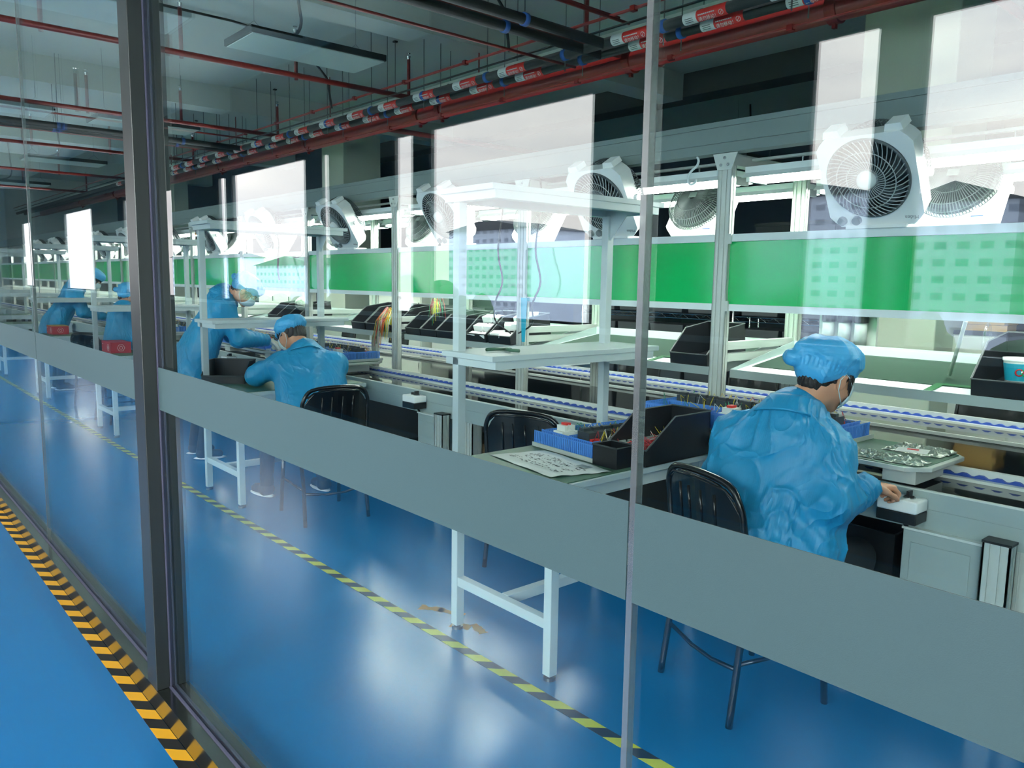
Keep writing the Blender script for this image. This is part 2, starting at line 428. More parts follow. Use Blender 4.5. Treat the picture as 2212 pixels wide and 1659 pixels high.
# steel column at the joint
co = MB()
co.box(-2.82, -2.72, .772, .8165, .082, GT-.02); co.box(-2.82, -2.72, .8375, .883, .082, GT-.02)
struct('trim_43', co, 'column_steel', bevel=.002, label='polished stainless steel mullion column between the glass panes')
struct('trim_44', MB().box(-2.812, -2.728, .8165, .8375, .082, GT-.02).box(-2.724, -2.715, .8165, .8205, .086, GT-.02).box(-2.724, -2.715, .8335, .8375, .086, GT-.02), 'gasket', label='gasket line down the steel column')

# floor tapes
def tape(name, y0, y1, x0, x1, mat, label):
    o = mesh_obj(name, MB().box(x0, x1, y0, y1, .0005, .0015), mat); return tag(o, label, 'floor tape')
tape('hazard_tape', .722, .771, XL, XR, 'hazard_out', 'amber and black striped tape along the corridor side of the glass track')
tape('hazard_tape', .882, .897, XL, XR, 'hazard_out', 'thin sliver of striped tape on the workshop side of the glass track')
tape('hazard_tape', 1.855, 1.905, XL, XR, 'hazard_in', 'yellow and black striped tape line across the blue workshop floor')
tr_ = MB(); random.seed(2)
for (xa, ya, xb, yb, w_) in ((-2.90,1.985,-2.80,2.05,.05),(-2.82,2.03,-2.70,2.09,.045),(-2.66,1.985,-2.58,2.03,.05),(-2.60,2.06,-2.50,2.04,.04)):
    n_ = 7; d = Vector((xb-xa, yb-ya, 0)); nn_ = Vector((-d.y, d.x, 0)).normalized()*w_; pts = []
    for q in range(n_+1): pts.append(Vector((xa,ya,0))+d*q/n_+nn_*random.uniform(.25,.6))
    for q in range(n_, -1, -1): pts.append(Vector((xa,ya,0))+d*q/n_-nn_*random.uniform(.25,.6))
    tr_.prism([(p.x, p.y) for p in pts], 'z', .0003, .0008)
tag(mesh_obj('tape_residue', tr_, 'kraft'), 'torn patches of old brown tape residue on the blue floor by the nearest bench leg', 'tape')
# ------------------------------------------------------------------ outside (mirrored in the glass)
o = mesh_obj('ground', MB().box(-260, 200, -260, YC-.25, -6.2, -6), 'ground'); o['kind'] = 'structure'
random.seed(3)
for i, (x, y, wx, h) in enumerate([(-150,-75,30,10),(-105,-90,22,16),(-70,-95,18,12),(-46,-85,16,17),(-28,-80,10,15),(-14,-78,9,18),(0,-75,10,14),(-190,-70,26,12),(14,-80,12,17)]):
    t = thing('distant_building', 'distant pale building outside, %s from the right as mirrored in the glass' % ORD2[i], 'building', (x, y, -6), group=None)
    mesh_obj('wall', MB().box(-wx/2, wx/2, -6, 6, 0, h), 'bldg' if i % 2 else 'bldg_b', t)
    rb = MB().prism([(-wx/2-.6, h), (wx/2+.6, h), (0, h+1.8)], 'y', -6.5, 6.5); mesh_obj('roof', rb, 'darkbox', t)
for i in range(16):
    x = -95+i*7+random.uniform(-2,2); y = -38+random.uniform(-6,6); hh = random.uniform(4.5,8.0)
    t = thing('tree', 'leafy tree outside, number %s along the row from the left, mirrored in the glass' % ORD2[i], 'tree', (x, y, -6), group='trees outside the corridor windows')
    mesh_obj('trunk', MB().cyl((0,0,0),(0,0,hh*.5),.22,.12,8), 'cardboard', t)
    cb = MB()
    for q in range(16):
        a = random.uniform(0,6.28); rr = random.uniform(.2,1.7); zz = random.uniform(.4,1)*hh
        cb.ell((rr*math.cos(a), rr*math.sin(a), zz), (random.uniform(.7,1.3),)*2+(random.uniform(.6,1.1),), 9, 6)
    mesh_obj('crown', cb, 'tree', t, smooth=True)


# ------------------------------------------------------------------ conveyor line (y 2.95 .. 4.60)
YA, YB = 2.95, 4.60; YM = (YA+YB)/2
CX0, CX1 = -26.5, 2.2
cv = thing('conveyor', 'long double-lane assembly conveyor with grey side panels and blue chains', 'conveyor', (0,0,0))
def mirror_y(mb):
    m = MB(); m.v = [(v[0], 2*YM-v[1], v[2]) for v in mb.v]; m.f = [tuple(reversed(f)) for f in mb.f]; return m
side = MB().box(CX0, CX1, YA, YA+.04, .715, .772).box(CX0, CX1, YA+.004, YA+.04, .708, .716).box(CX0, CX1, YA, YA+.04, .632, .709)
lip = MB().box(CX0, CX1, YA-.001, YA+.016, .7722, .777)
def rails(y, d, up=.815):
    # ledge on the lane side (towards -d), upright behind it
    return MB().box(CX0, CX1, y-.045*d, y+.01*d, .7725, .784).box(CX0, CX1, y, y+.024*d, .784, up)
def chains(y, d):
    c = MB().box(CX0, CX1, y-.016*d, y-.001*d, .7842, .789); x = CX0
    while x < CX1:
        c.prism([(x, .7892), (x+.05, .7892), (x+.034, .798), (x+.018, .798)], 'y', y-.016*d, y-.001*d); x += .06
    return c
mesh_obj('side_panel', side, 'grey_panel', cv)
sp2 = MB(); dy = 4.74-YA; sp2.v = [(v[0], 2*(YA+4.74)/2-v[1], v[2]) for v in side.v]; sp2.f = side.f
mesh_obj('side_panel', sp2, 'grey_panel', cv)
mesh_obj('edge_strip', lip, 'rail_white', cv)
mesh_obj('guide_rail', rails(3.275, 1), 'rail_white', cv); mesh_obj('drive_chain', chains(3.275, 1), 'chain_blue', cv)
mesh_obj('guide_rail', rails(4.625, 1), 'rail_white', cv); mesh_obj('drive_chain', chains(4.625, 1), 'chain_blue', cv)
mesh_obj('guide_rail', MB().box(CX0, CX1, 4.15, 4.17, .7725, .788), 'rail_white', cv)
mesh_obj('bed_plate', MB().box(CX0, CX1, YA+.016, 3.23, .766, .772), 'bed', cv)
mesh_obj('bed_plate', MB().box(CX0, CX1, 4.17, 4.58, .766, .772), 'bed', cv)
mesh_obj('centre_plate', MB().box(CX0, CX1, 3.30, 4.15, .762, .768), 'bed_center', cv, label='dark mirror-like cover plate between the two lanes')
mesh_obj('under_panel', MB().box(CX0, CX1, 3.86, 3.88, .06, .70), 'black', cv, label='black panel closing the space under the line')
mesh_obj('cable_trough', MB().box(CX0, CX1, 3.62, 3.72, .52, .53).box(CX0, CX1, 3.62, 3.625, .53, .59).box(CX0, CX1, 3.715, 3.72, .53, .59), 'black', cv)
def tslot_leg(x, y, z0, z1, w=.08, d=.04):
    m = MB(); g = .009
    m.box(x-w/2+.006, x+w/2-.006, y-d/2+.006, y+d/2-.006, z0, z1)
    for cx in (-w/2, -g/2-.011+0, w/2-.0155): pass
    # faces toward -y / +y: three bands with two grooves
    bw = (w-2*g)/3
    for k in range(3):
        xa = x-w/2+k*(bw+g)
        m.box(xa, xa+bw, y-d/2, y-d/2+.0065, z0, z1); m.box(xa, xa+bw, y+d/2-.0065, y+d/2, z0, z1)
    bd = (d-g)/2
    for k in range(2):
        ya = y-d/2+k*(bd+g)
        m.box(x-w/2, x-w/2+.0065, ya, ya+bd, z0, z1); m.box(x+w/2-.0065, x+w/2, ya, ya+bd, z0, z1)
    return m
leg_x = [-.78, -3.83+.03, -6.84, -9.8, -12.8, -15.8, -18.8, -21.8]
for x in leg_x:
    for y in (3.0, 2*YM-3.0):
        mesh_obj('leg', tslot_leg(x, y, 0, .632, .08, .08), 'alu', cv)
    mesh_obj('cross_bar', MB().box(x-.02, x+.02, 3.04, 2*YM-3.04, .2, .24), 'alu', cv)
# control cabinets hanging under the line beside a capped stub post
def cabinet(x0, x1, label, loc_y=2.955):
    t = thing('control_cabinet', label, 'cabinet', ((x0+x1)/2, loc_y, .2))
    W = (x1-x0)/2
    mesh_obj('body', MB().box(-W, W, -.03, .3, 0, .428), 'grey_panel', t, bevel=.004)
    d_ = mesh_obj('door', MB().box(-W+.03, W-.03, -.036, -.031, .03, .385), 'grey_panel', t, bevel=.002)
    mesh_obj('latch', MB().box(-W+.055, -W+.075, -.042, -.036, .21, .24), 'blue_clamp', d_)
    mesh_obj('top_flange', MB().box(-W-.004, W+.004, -.034, .3, .428, .436), 'rail_white', t)
    return t
cabinet(-1.165, -.905, 'grey steel control cabinet under the conveyor beside the person nearest the camera')
cabinet(-4.30, -4.06, 'small grey steel control cabinet under the conveyor behind the nearest workbench')
def stub(x, label):
    t = thing('frame_post', label, 'post', (x, 2.905, 0))
    mesh_obj('profile', tslot_leg(0, 0, 0, .66, .085, .06), 'alu', t)
    mesh_obj('end_cap', MB().box(-.045, .045, -.033, .033, .66, .668), 'black', t)
stub(-.845, 'capped grooved aluminium post to the right of the nearest control cabinet')
stub(-4.0, 'capped grooved aluminium post right of the small control cabinet')

def control_box(x, label):
    t = thing('control_box', label, 'switch box', (x, 2.90, .665))
    mesh_obj('base', MB().box(-.07, .07, -.052, .046, 0, .04), 'black', t, bevel=.004)
    mesh_obj('lid', MB().box(-.07, .07, -.052, .046, .04, .085), 'white_plastic', t, bevel=.006)
    kn = mesh_obj('knob', MB().cyl((.022,0,.085),(.022,0,.092),.017).box(.017,.027,-.015,.015,.092,.112), 'black', t)
    mesh_obj('collar', MB().cyl((.022,0,.0852),(.022,0,.0885),.022), 'chrome', t)
    mesh_obj('button', MB().cyl((-.025,0,.085),(-.025,0,.1),.011), 'black', t)
    mesh_obj('cable', MB().tube(spl([(.0,.02,0),(.01,.035,-.04),(.03,.045,-.1),(.05,.05,-.2)]), .008, 6), 'black', t, smooth=True)
    return t
control_box(-1.165, 'white and black switch box on the conveyor edge at the hand of the nearest person')
control_box(-4.30, 'white and black switch box on the conveyor edge behind the nearest workbench')
control_box(-7.45, 'white and black switch box on the conveyor edge beside the standing person')

def crate(x, y, w_, d_, h_, label):
    t = thing('storage_crate', label, 'crate', (x, y, 0))
    mesh_obj('shell', MB().box(-w_/2, w_/2, -d_/2, -d_/2+.006, 0, h_).box(-w_/2, w_/2, d_/2-.006, d_/2, 0, h_).box(-w_/2, -w_/2+.006, -d_/2+.006, d_/2-.006, 0, h_).box(w_/2-.006, w_/2, -d_/2+.006, d_/2-.006, 0, h_).box(-w_/2+.006, w_/2-.006, -d_/2+.006, d_/2-.006, 0, .008), 'black_bin', t)
    mesh_obj('rim', MB().tube([(-w_/2,-d_/2,h_),(w_/2,-d_/2,h_),(w_/2,d_/2,h_),(-w_/2,d_/2,h_)], .009, 6, closed=True), 'black', t)
crate(-1.42, 3.18, .42, .42, .58, 'large black storage crate under the conveyor left of the nearest control cabinet')
crate(-1.95, 3.18, .42, .42, .58, 'large black storage crate under the conveyor behind the nearest chair')
crate(-4.70, 3.20, .50, .40, .30, 'low black storage crate under the conveyor left of the small cabinet')
# ------------------------------------------------------------------ workstation frames: one per bay, copied down the line
PITCH = 1.497; PX0 = -2.33
YP1, YP2 = 3.42, 4.13
NB = 15
def make_frame():
    t = thing('workstation_frame', 'x', 'frame', (0,0,0))
    for nm, y in (('front_post', YP1), ('rear_post', YP2)):
        mesh_obj(nm, tslot_leg(0, y, .7682, 2.13), 'alu', t)
    mesh_obj('cross_beam', MB().box(-.03, .03, YP1+.02, 4.42, 2.131, 2.141), 'alu', t)
    mesh_obj('side_beam', MB().box(-.03, .03, YP1+.02, YP2-.02, 2.085, 2.131).box(-.034,-.03,YP1+.02,YP2-.02,2.09,2.1).box(-.034,-.03,YP1+.02,YP2-.02,2.11,2.12), 'alu', t)
    for y in (3.60, 4.30): mesh_obj('lamp_rail', MB().box(.0, PITCH, y-.015, y+.015, 2.119, 2.131), 'alu', t)
    br = mesh_obj('corner_bracket', MB().prism([(-.04,2.06),(.04,2.06),(.07,2.14),(-.07,2.14)], 'y', YP1-.026, YP1-.021), 'alu', t)
    mesh_obj('bolt', MB().cyl((-.02,YP1-.03,2.085),(-.02,YP1-.026,2.085),.008,n=8).cyl((.02,YP1-.03,2.085),(.02,YP1-.026,2.085),.008,n=8).cyl((0,YP1-.03,2.118),(0,YP1-.026,2.118),.008,n=8), 'chrome', br)
    for y in (YP1, YP2):
        mesh_obj('upper_rail', MB().box(.041, PITCH-.041, y-.02, y+.02, 1.712, 1.748), 'white_paint', t)
        mesh_obj('lower_rail', MB().box(.041, PITCH-.041, y-.02, y+.02, 1.372, 1.405), 'white_paint', t)
    for z in (1.37, 1.70): mesh_obj('rail_joint', MB().box(.041, .06, YP1-.03, YP1-.02, z, z+.05), 'alu', t)
    mesh_obj('green_panel', MB().box(.041, PITCH-.041, YP1-.004, YP1+.004, 1.405, 1.712), 'green', t, label='glossy green board')
    for z in (1.19, 1.13):
        mesh_obj('support_bar', MB().box(-.02, .02, YP1+.02, YP2-.02, z-.02, z+.02), 'alu', t)
    return t
fr0 = make_frame()
frames = []
for k in range(-1, NB):
    x = PX0 - PITCH*k
    o = fr0 if k == -1 else dup(fr0, (x,0,0))
    o.location = (x,0,0)
    o['label'] = 'grooved aluminium workstation frame with green board, %s bay from the right' % ORD2[k+1]
    o['group'] = 'workstation frames along the conveyor'
# ------------------------------------------------------------------ long trunking beam over the front posts
tb = MB(); yb = YP1
tb.box(CX0, CX1, yb-.04, yb+.04, 2.141, 2.185); tb.box(CX0, CX1, yb-.034, yb+.04, 2.185, 2.189)
tb.box(CX0, CX1, yb-.04, yb+.04, 2.189, 2.262); tb.box(CX0, CX1, yb-.034, yb+.04, 2.262, 2.266); tb.box(CX0, CX1, yb-.04, yb+.04, 2.266, 2.292)
t = mesh_obj('trunking_beam', tb, 'trunking'); tag(t, 'long grey grooved trunking beam running over the front workstation posts', 'beam')

# ------------------------------------------------------------------ LED battens
def make_lamp():
    t = thing('led_lamp', 'x', 'lamp', (0,0,0), group='LED lamps over the conveyor')
    mesh_obj('housing', MB().box(-.70,.70,-.10,.10,.02,.05), 'white_paint', t)
    mesh_obj('reflector', MB().prism([(-.10,.02),(-.13,-.005),(-.125,-.005),(-.095,.02)],'x',-.7,.7).prism([(.10,.02),(.13,-.005),(.125,-.005),(.095,.02)],'x',-.7,.7), 'white_paint', t)
    mesh_obj('tube', MB().cyl((-.68,-.05,0),(.68,-.05,0),.018,n=10).cyl((-.68,.05,0),(.68,.05,0),.018,n=10), 'led', t, label='glowing white tubes')
    mesh_obj('end_clip', MB().box(-.705,-.685,-.08,.08,-.02,.02).box(.685,.705,-.08,.08,-.02,.02), 'grey_plastic', t)
    mesh_obj('hanger', MB().cyl((-.45,0,.05),(-.45,0,.09),.005).cyl((.45,0,.05),(.45,0,.09),.005), 'chrome', t)
    return t
lp0 = make_lamp(); n = 0
for k in range(-1, NB-1):
    for j, y in enumerate((3.60, 4.30)):
        x = PX0 - PITCH*k + PITCH/2
        o = lp0 if n == 0 else dup(lp0, (x, y, 2.03))
        o.location = (x, y, 2.03 if j == 0 else 2.03)
        o['label'] = 'glowing LED lamp over the %s lane, %s from the right' % (('near', 'far')[j], ORD2[k+1]); n += 1
    # short steel bar carrying the far lamps
# ------------------------------------------------------------------ box fans standing upside down on the rails
def make_fan():
    t = thing('box_fan', 'x', 'fan', (0,0,0))
    # local: front face looks to -y, base at z=0, height .40, width .40, depth .11
    H, Wd, D_, R, cz = .38, .375, .10, .158, .205
    # pivoted tilt handled by child coordinates (rotate everything about x by tilt)
    tilt = Matrix.Rotation(math.radians(31), 4, 'X')
    def T(mb):
        mb.v = [tuple(tilt @ Vector(v)) for v in mb.v]; return mb
    n = 48
    def outline(i):
        a = 2*PI*i/n; c, s = math.cos(a), math.sin(a); q = max(abs(c)/(Wd/2), abs(s)/(H/2)); rr = 1/q
        rr = min(rr, (Wd/2)*1.27)
        return (rr*c, rr*s)
    hs = MB(); vs = []; fs = []
    for y, rad in ((0, R+.004), (D_, R+.004)):
        for i in range(n):
            a = 2*PI*i/n; vs.append((rad*math.cos(a), y, cz+rad*math.sin(a)))
        for i in range(n):
            p = outline(i); k_ = 1.0 if y == 0 else .94; vs.append((p[0]*k_, y, .19+p[1]*k_))
    for i in range(n):
        j = (i+1) % n
        fs += [(i, j, n+j, n+i), (2*n+j, 2*n+i, 3*n+i, 3*n+j), (n+i, n+j, 3*n+j, 3*n+i), (j, i, 2*n+i, 2*n+j)]
    hs.add(vs, fs)
    mesh_obj('housing', T(hs), 'white_plastic', t, bevel=.006)
    # front grille: spiral wires and rings
    g = MB(); m = 44
    for i in range(m):
        a0 = 2*PI*i/m; pts = []
        for q in range(7):
            u = q/6; r = .036+(R-.036)*u; a = a0+.62*u
            pts.append((r*math.cos(a), -.012-.012*math.sin(PI*min(1,(1-u)*1.0)), cz+r*math.sin(a)))
        g.tube(pts, .0021, 4)
    for r in (.075, .115): g.tube([(r*math.cos(2*PI*i/36), -.024, cz+r*math.sin(2*PI*i/36)) for i in range(36)], .0022, 4, closed=True)
    mesh_obj('front_grille', T(g), 'fan_wire', t)
    rg = MB().tube([(R*math.cos(2*PI*i/40), -.006, cz+R*math.sin(2*PI*i/40)) for i in range(40)], .006, 6, closed=True)
    mesh_obj('grille_ring', T(rg), 'fan_wire_dark', t, smooth=True)
    mesh_obj('hub_cap', T(MB().lathe([(0.0001,-.042),(.018,-.042),(.032,-.034),(.037,-.02),(.037,.0)], 24, (0,0,cz), 'y')), 'white_plastic', t, smooth=True)
    mesh_obj('duct', T(MB().lathe([(R+.002,.002),(R+.002,D_-.002)], 40, (0,0,cz), 'y')), 'dark_plastic', t, smooth=True)
    bl = MB()
    for i in range(5):
        a = 2*PI*i/5; pts = []
        for q in range(6):
            u = q/5; r = .03+.115*u
            for w_ in (-1, 1):
                aa = a+w_*(.28+.12*u)+.35*u; pts.append((r*math.cos(aa), .045+w_*.018, cz+r*math.sin(aa)))
        vs = pts+[(p[0], p[1]+.003, p[2]) for p in pts]; fs = []
        for q in range(5): fs += [(2*q,2*q+1,2*q+3,2*q+2), (12+2*q,12+2*q+2,12+2*q+3,12+2*q+1)]
        fs += [(0,2,14,12),(2,4,16,14),(4,6,18,16),(6,8,20,18),(8,10,22,20),(1,13,15,3),(3,15,17,5),(5,17,19,7),(7,19,21,9),(9,21,23,11),(10,11,23,22),(0,12,13,1)]
        bl.add(vs, fs)
    bl.cyl((0,.03,cz),(0,.07,cz),.034,n=16)
    mesh_obj('blades', T(bl), 'blade', t)
    # rear: motor, domed wire guard, energy sticker
    rg = MB()
    for i in range(84):
        a = 2*PI*i/84; c, s = math.cos(a), math.sin(a)
        rg.tube([(.02*c, D_+.075, cz+.02*s), (.10*c, D_+.074, cz+.10*s), (.155*c, D_+.064, cz+.155*s), (.177*c, D_+.042, cz+.177*s), (.182*c, D_-.01, cz+.182*s)], .0024, 4)
    for r, yy in ((.10,.075),(.155,.065),(.179,.036),(.182,.0)): rg.tube([(r*math.cos(2*PI*i/36), D_+yy, cz+r*math.sin(2*PI*i/36)) for i in range(36)], .0022, 4, closed=True)
    mesh_obj('rear_guard', T(rg), 'fan_wire_dark', t)
    mesh_obj('motor_dark_backing', T(MB().cyl((0,.07,cz),(0,D_+.05,cz),.05,n=16).cyl((0,D_+.002,cz),(0,D_+.02,cz),.168,.155,n=32)), 'dark_plastic', t)  # wide dark disc behind the guard is added to make the interior look dark
    mesh_obj('nameplate', T(MB().box(-.025,.025,D_+.0765,D_+.079,cz-.01,cz+.025)), 'module_grey', t)
    mesh_obj('sticker', T(MB().box(-.15,-.10,D_+.0005,D_+.002,.02,.07)), 'white_label', t, label='white energy label with blue foot')
    mesh_obj('sticker_band', T(MB().box(-.15,-.10,D_+.0021,D_+.0028,.02,.026)), 'chain_blue', t)
    for x in (-.135, -.075):
        k_ = mesh_obj('knob', T(MB().cyl((x,-.016,.03),(x,0,.03),.017,.019,n=16)), 'grey_plastic', t)
    # feet, now pointing up because the fan is upside down
    for x in (-.12, .12):
        mesh_obj('foot', T(MB().prism([(x-.035,.378),(x+.035,.378),(x+.028,.405),(x-.028,.405)],'y',.01,.085)), 'white_plastic', t)
    cl = MB().cyl((-.195,.05,.19),(-.215,.05,.19),.018,n=12).cyl((.195,.05,.19),(.215,.05,.19),.018,n=12)
    mesh_obj('pivot', T(cl), 'white_plastic', t)
    R_ = (tilt @ Matrix.Rotation(PI/2, 4, 'X') @ Matrix.Rotation(PI, 4, 'Z')).to_euler()
    tx = text_obj('lettering', 'Midea', .022, 'grey_plastic', t, tilt @ Vector((.14, -.001, .032)), R_)
    # carrying bracket bar up to the rail so the fan is held
    mesh_obj('stand', MB().box(-.12,.12,-.02,.10,-.010,.004), 'white_plastic', t)
    return t
fn0 = make_fan(); fn0.scale = (1.06,)*3; n = 0
for k in range(-1, 12):
    xc = -1.56 - PITCH*k
    if k == -1: continue
    o = fn0 if n == 0 else dup(fn0, (0,0,0))
    o.location = (xc, 3.40, 1.758); o.rotation_euler = (0,0,[0,.02,-.03,.05][k%4] if k else 0)
    o['label'] = 'white upside-down box fan facing the camera side, %s of its row' % (ORD[k] if k < 16 else k)
    o['group'] = 'box fans on the front rail'; n += 1
for k in range(0, 12):
    o = dup(fn0, (-1.54 - PITCH*k, 4.15, 1.758), rz=PI)
    o['label'] = 'white box fan facing away with its domed rear guard showing, %s of its row' % ORD[k]
    o['group'] = 'box fans on the rear rail'

# ------------------------------------------------------------------ sloping parts trays between the posts
def make_tray():
    t = thing('parts_tray', 'x', 'tray', (0,0,0))
    A = math.atan2(.085, .60)
    # local: x 0..1.40, front edge y=0 (z=0), rises to y=.62
    s = math.tan(A)
    mesh_obj('shelf_plate', MB().prism([(0,-.004),(.60,.60*s-.004),(.60,.60*s),(0,0)], 'x', 0, 1.40), 'white_paint', t)
    mesh_obj('front_lip', MB().box(0,1.40,-.006,0,-.03,.012), 'grey_panel', t)
    for x in (-.004, 1.40): mesh_obj('end_plate', MB().prism([(-.006,-.03),(.60,.60*s-.03),(.60,.60*s+.05),(-.006,.012)], 'x', x, x+.004), 'grey_panel', t)
    mesh_obj('back_plate', MB().box(0,1.4,.60,.606,.60*s-.03,.60*s+.05), 'white_paint', t)
    mesh_obj('mat', MB().prism([(.14,.14*s+.0005),(.598,.598*s+.0005),(.598,.598*s+.003),(.14,.14*s+.003)], 'x', .03, 1.37), 'tray_mat', t, label='green rubber mat')
    return t
tr0 = make_tray()
for k in range(-1, 11):
    x0 = PX0 - PITCH*k + .048
    o = tr0 if k == -1 else dup(tr0, (0,0,0))
    o.location = (x0, 3.47, 1.062)
    o['label'] = 'sloping white parts tray with green mat between the posts, %s bay from the right' % ORD2[k+1]
    o['group'] = 'parts trays along the conveyor'
# green tape squares on two trays
for x, nm in ((-1.36, 'right of the nearest person'), (-2.86, 'left of the nearest front post')):
    sl = .085/.6
    m = MB()
    m.prism([(.02,.02*sl+.0035),(.17,.17*sl+.0035),(.17,.17*sl+.0045),(.02,.02*sl+.0045)], 'x', x, x+.035)
    m.prism([(.145,.145*sl+.0035),(.175,.175*sl+.0035),(.175,.175*sl+.0045),(.145,.145*sl+.0045)], 'x', x+.035, x+.25)
    m.v = [(v[0], v[1]+3.47, v[2]+1.062) for v in m.v]
    tag(mesh_obj('tape_mark', m, 'tape_green'), 'bright green tape mark on the parts tray %s' % nm, 'tape')

# ------------------------------------------------------------------ black hopper bins
BINM = {}
def make_bin(w, d, h, mat='black_bin'):
    key = (w, d, h)
    if key in BINM:
        return dup(BINM[key], (0,0,0))
    t = thing('parts_bin', 'x', 'bin', (0,0,0)); th = .004
    side = [(0,0),(0,h*.36),(d*.42,h),(d,h),(d,0)]
    m = MB(); m.box(-w/2, w/2, 0, d, 0, th); m.box(-w/2, w/2, d-th, d, th, h); m.box(-w/2, w/2, 0, th, th, h*.36)
    for x in (-w/2, w/2-th): m.prism(side, 'x', x, x+th)
    mesh_obj('tub', m, mat, t, bevel=.0012)
    rim = MB(); e = .006
    for x in (-w/2, w/2):
        rim.tube([(x,0,h*.36),(x,d*.42,h),(x,d,h)], .004, 5)
    rim.tube([(-w/2,0,h*.36),(w/2,0,h*.36)], .004, 5); rim.tube([(-w/2,d,h),(w/2,d,h)], .005, 5)
    mesh_obj('rim', rim, 'dark_plastic', t)
    BINM[key] = t
    return t
def place_bin(w, d, h, loc, rz, label, group=None):
    o = make_bin(w, d, h); o.location = loc; o.rotation_euler = (0,0,rz); o['label'] = label
    if group: o['group'] = group
    return o
SL = .085/.60
def tray_bin(x, w, d, h, label):
    o = place_bin(w, d, h, (x, 3.485, 1.072), 0, label, 'black hopper bins on the parts trays'); o.rotation_euler = (math.atan(SL),0,0); return o
b1 = tray_bin(-1.04, .26, .40, .19, 'black hopper bin with a printed tub, on the tray right of the nearest person')
b2 = tray_bin(-2.56, .24, .36, .17, 'black hopper bin on the tray directly left of the nearest front post')
b3 = tray_bin(-4.135, .235, .38, .16, 'black hopper bin of white boxes touching the second front post')
b4 = tray_bin(-4.40, .235, .38, .16, 'black hopper bin of stacked white boxes, left neighbour of the bin at the second post')
tray_bin(-4.77, .20, .38, .15, 'empty black hopper bin behind the near workbench post')
tray_bin(-4.98, .20, .38, .15, 'empty black hopper bin in the middle of the third bay')
tray_bin(-5.19, .20, .38, .15, 'black hopper bin holding a white bag, right of the third front post')
b5 = tray_bin(-5.55, .22, .40, .17, 'black hopper bin with yellow wires hanging out, left of the third front post')
tray_bin(-5.79, .22, .40, .17, 'tall black hopper bin left of the bin with hanging yellow wires')
tray_bin(-6.03, .22, .40, .17, 'leftmost tall black hopper bin of the fourth bay')
tray_bin(-7.3, .22, .38, .15, 'black hopper bin behind the seated person with the plastic bag in it')
tray_bin(-7.75, .22, .38, .15, 'black hopper bin in front of the standing person')
# contents: tub, white boxes, bag, wires
t = thing('printed_tub', 'white round plastic tub with coloured ring logo inside the right black bin', 'tub', (-1.06, 3.66, 1.112))
mesh_obj('body', MB().lathe([(.001,0),(.042,0),(.055,.10),(.0545,.10)], 28), 'white_plastic', t, smooth=True)
mesh_obj('lid', MB().lathe([(.058,.10),(.058,.112),(.001,.113)], 28), 'white_plastic', t, smooth=True)
mesh_obj('printed_band', MB().lathe([(.0446,.02),(.0549,.09)], 28), 'cyan_cloth', t)
for j, (a, mt) in enumerate(((-1.2, 'red_wire'), (-.8, 'green'), (-.4, 'yellow_wire'))):
    c = Vector((.051*math.cos(a), .051*math.sin(a), .055))
    u = Vector((-math.sin(a), math.cos(a), 0)); 
    mesh_obj('ring_mark', MB().tube([c+u*.013*math.cos(q*.5236)+Vector((0,0,.013*math.sin(q*.5236))) for q in range(12)], .003, 4, closed=True), mt, t)
wb0 = None; n = 0
for bx, by, bz in [(-4.29,3.52,0),(-4.18,3.52,0),(-4.29,3.58,.05),(-4.18,3.58,.05),(-4.29,3.66,.10),(-4.18,3.66,.10),(-4.04,3.53,.02),(-3.95,3.53,.01),(-4.02,3.63,.06),(-3.93,3.63,.07),(-4.0,3.71,.10),(-3.92,3.73,.12)]:
    if wb0 is None:
        wb0 = mesh_obj('relay_box', MB().box(-.048,.048,-.03,.03,0,.045), 'white_plastic', bevel=.004); o = wb0
    else:
        o = wb0.copy(); COL.objects.link(o)
    o.location = (bx-.16, by, 1.085+(by-3.48)*SL+bz); o.rotation_euler = (.35, random.uniform(-.05,.05), random.uniform(-.12,.12) if n < 6 else random.uniform(.2,.8))
    tag(o, 'small white boxed part, one of those %s black bin' % ('stacked in the left' if n < 6 else 'lying askew in the right'), 'box', 'white boxed parts in the black bins'); n += 1
# wire bundles
def wires(name, label, origin, mat_list, n, ln, seed, droop=1.0, dirx=0.0, diry=-1.0):
    random.seed(seed); t = thing(name, label, 'wires', origin)
    for mt in mat_list:
        m = MB()
        for i in range(n):
            a = random.uniform(-.9,.9); l_ = ln*random.uniform(.6,1.1); up = random.uniform(.03,.10)
            dx, dy = math.sin(a)*.6+dirx, math.cos(a)*diry
            p0 = Vector((random.uniform(-.02,.02), random.uniform(-.02,.02), 0))
            m.tube([p0, p0+Vector((dx*l_*.35, dy*l_*.35, up)), p0+Vector((dx*l_*.7, dy*l_*.7, up*.6-droop*l_*.25)), p0+Vector((dx*l_*.85, dy*l_*.85, -droop*l_*random.uniform(.6,1.1)))], .0016, 4)
        mesh_obj('wire_strands', m, mt, t, smooth=True)
    return t
wires('wire_bundle', 'yellow and coloured wire bundle hanging from a black bin left of the third post', (-5.58,3.56,1.18), ['yellow_wire','yellow_wire','green_wire','red_wire','white_wire'], 14, .22, 4)
wires('wire_bundle', 'yellow and green wire bundle spilling right over a bin behind the third post', (-5.2,3.72,1.28), ['yellow_wire','green_wire','red_wire'], 16, .22, 9, droop=.5, dirx=.6, diry=-.6)

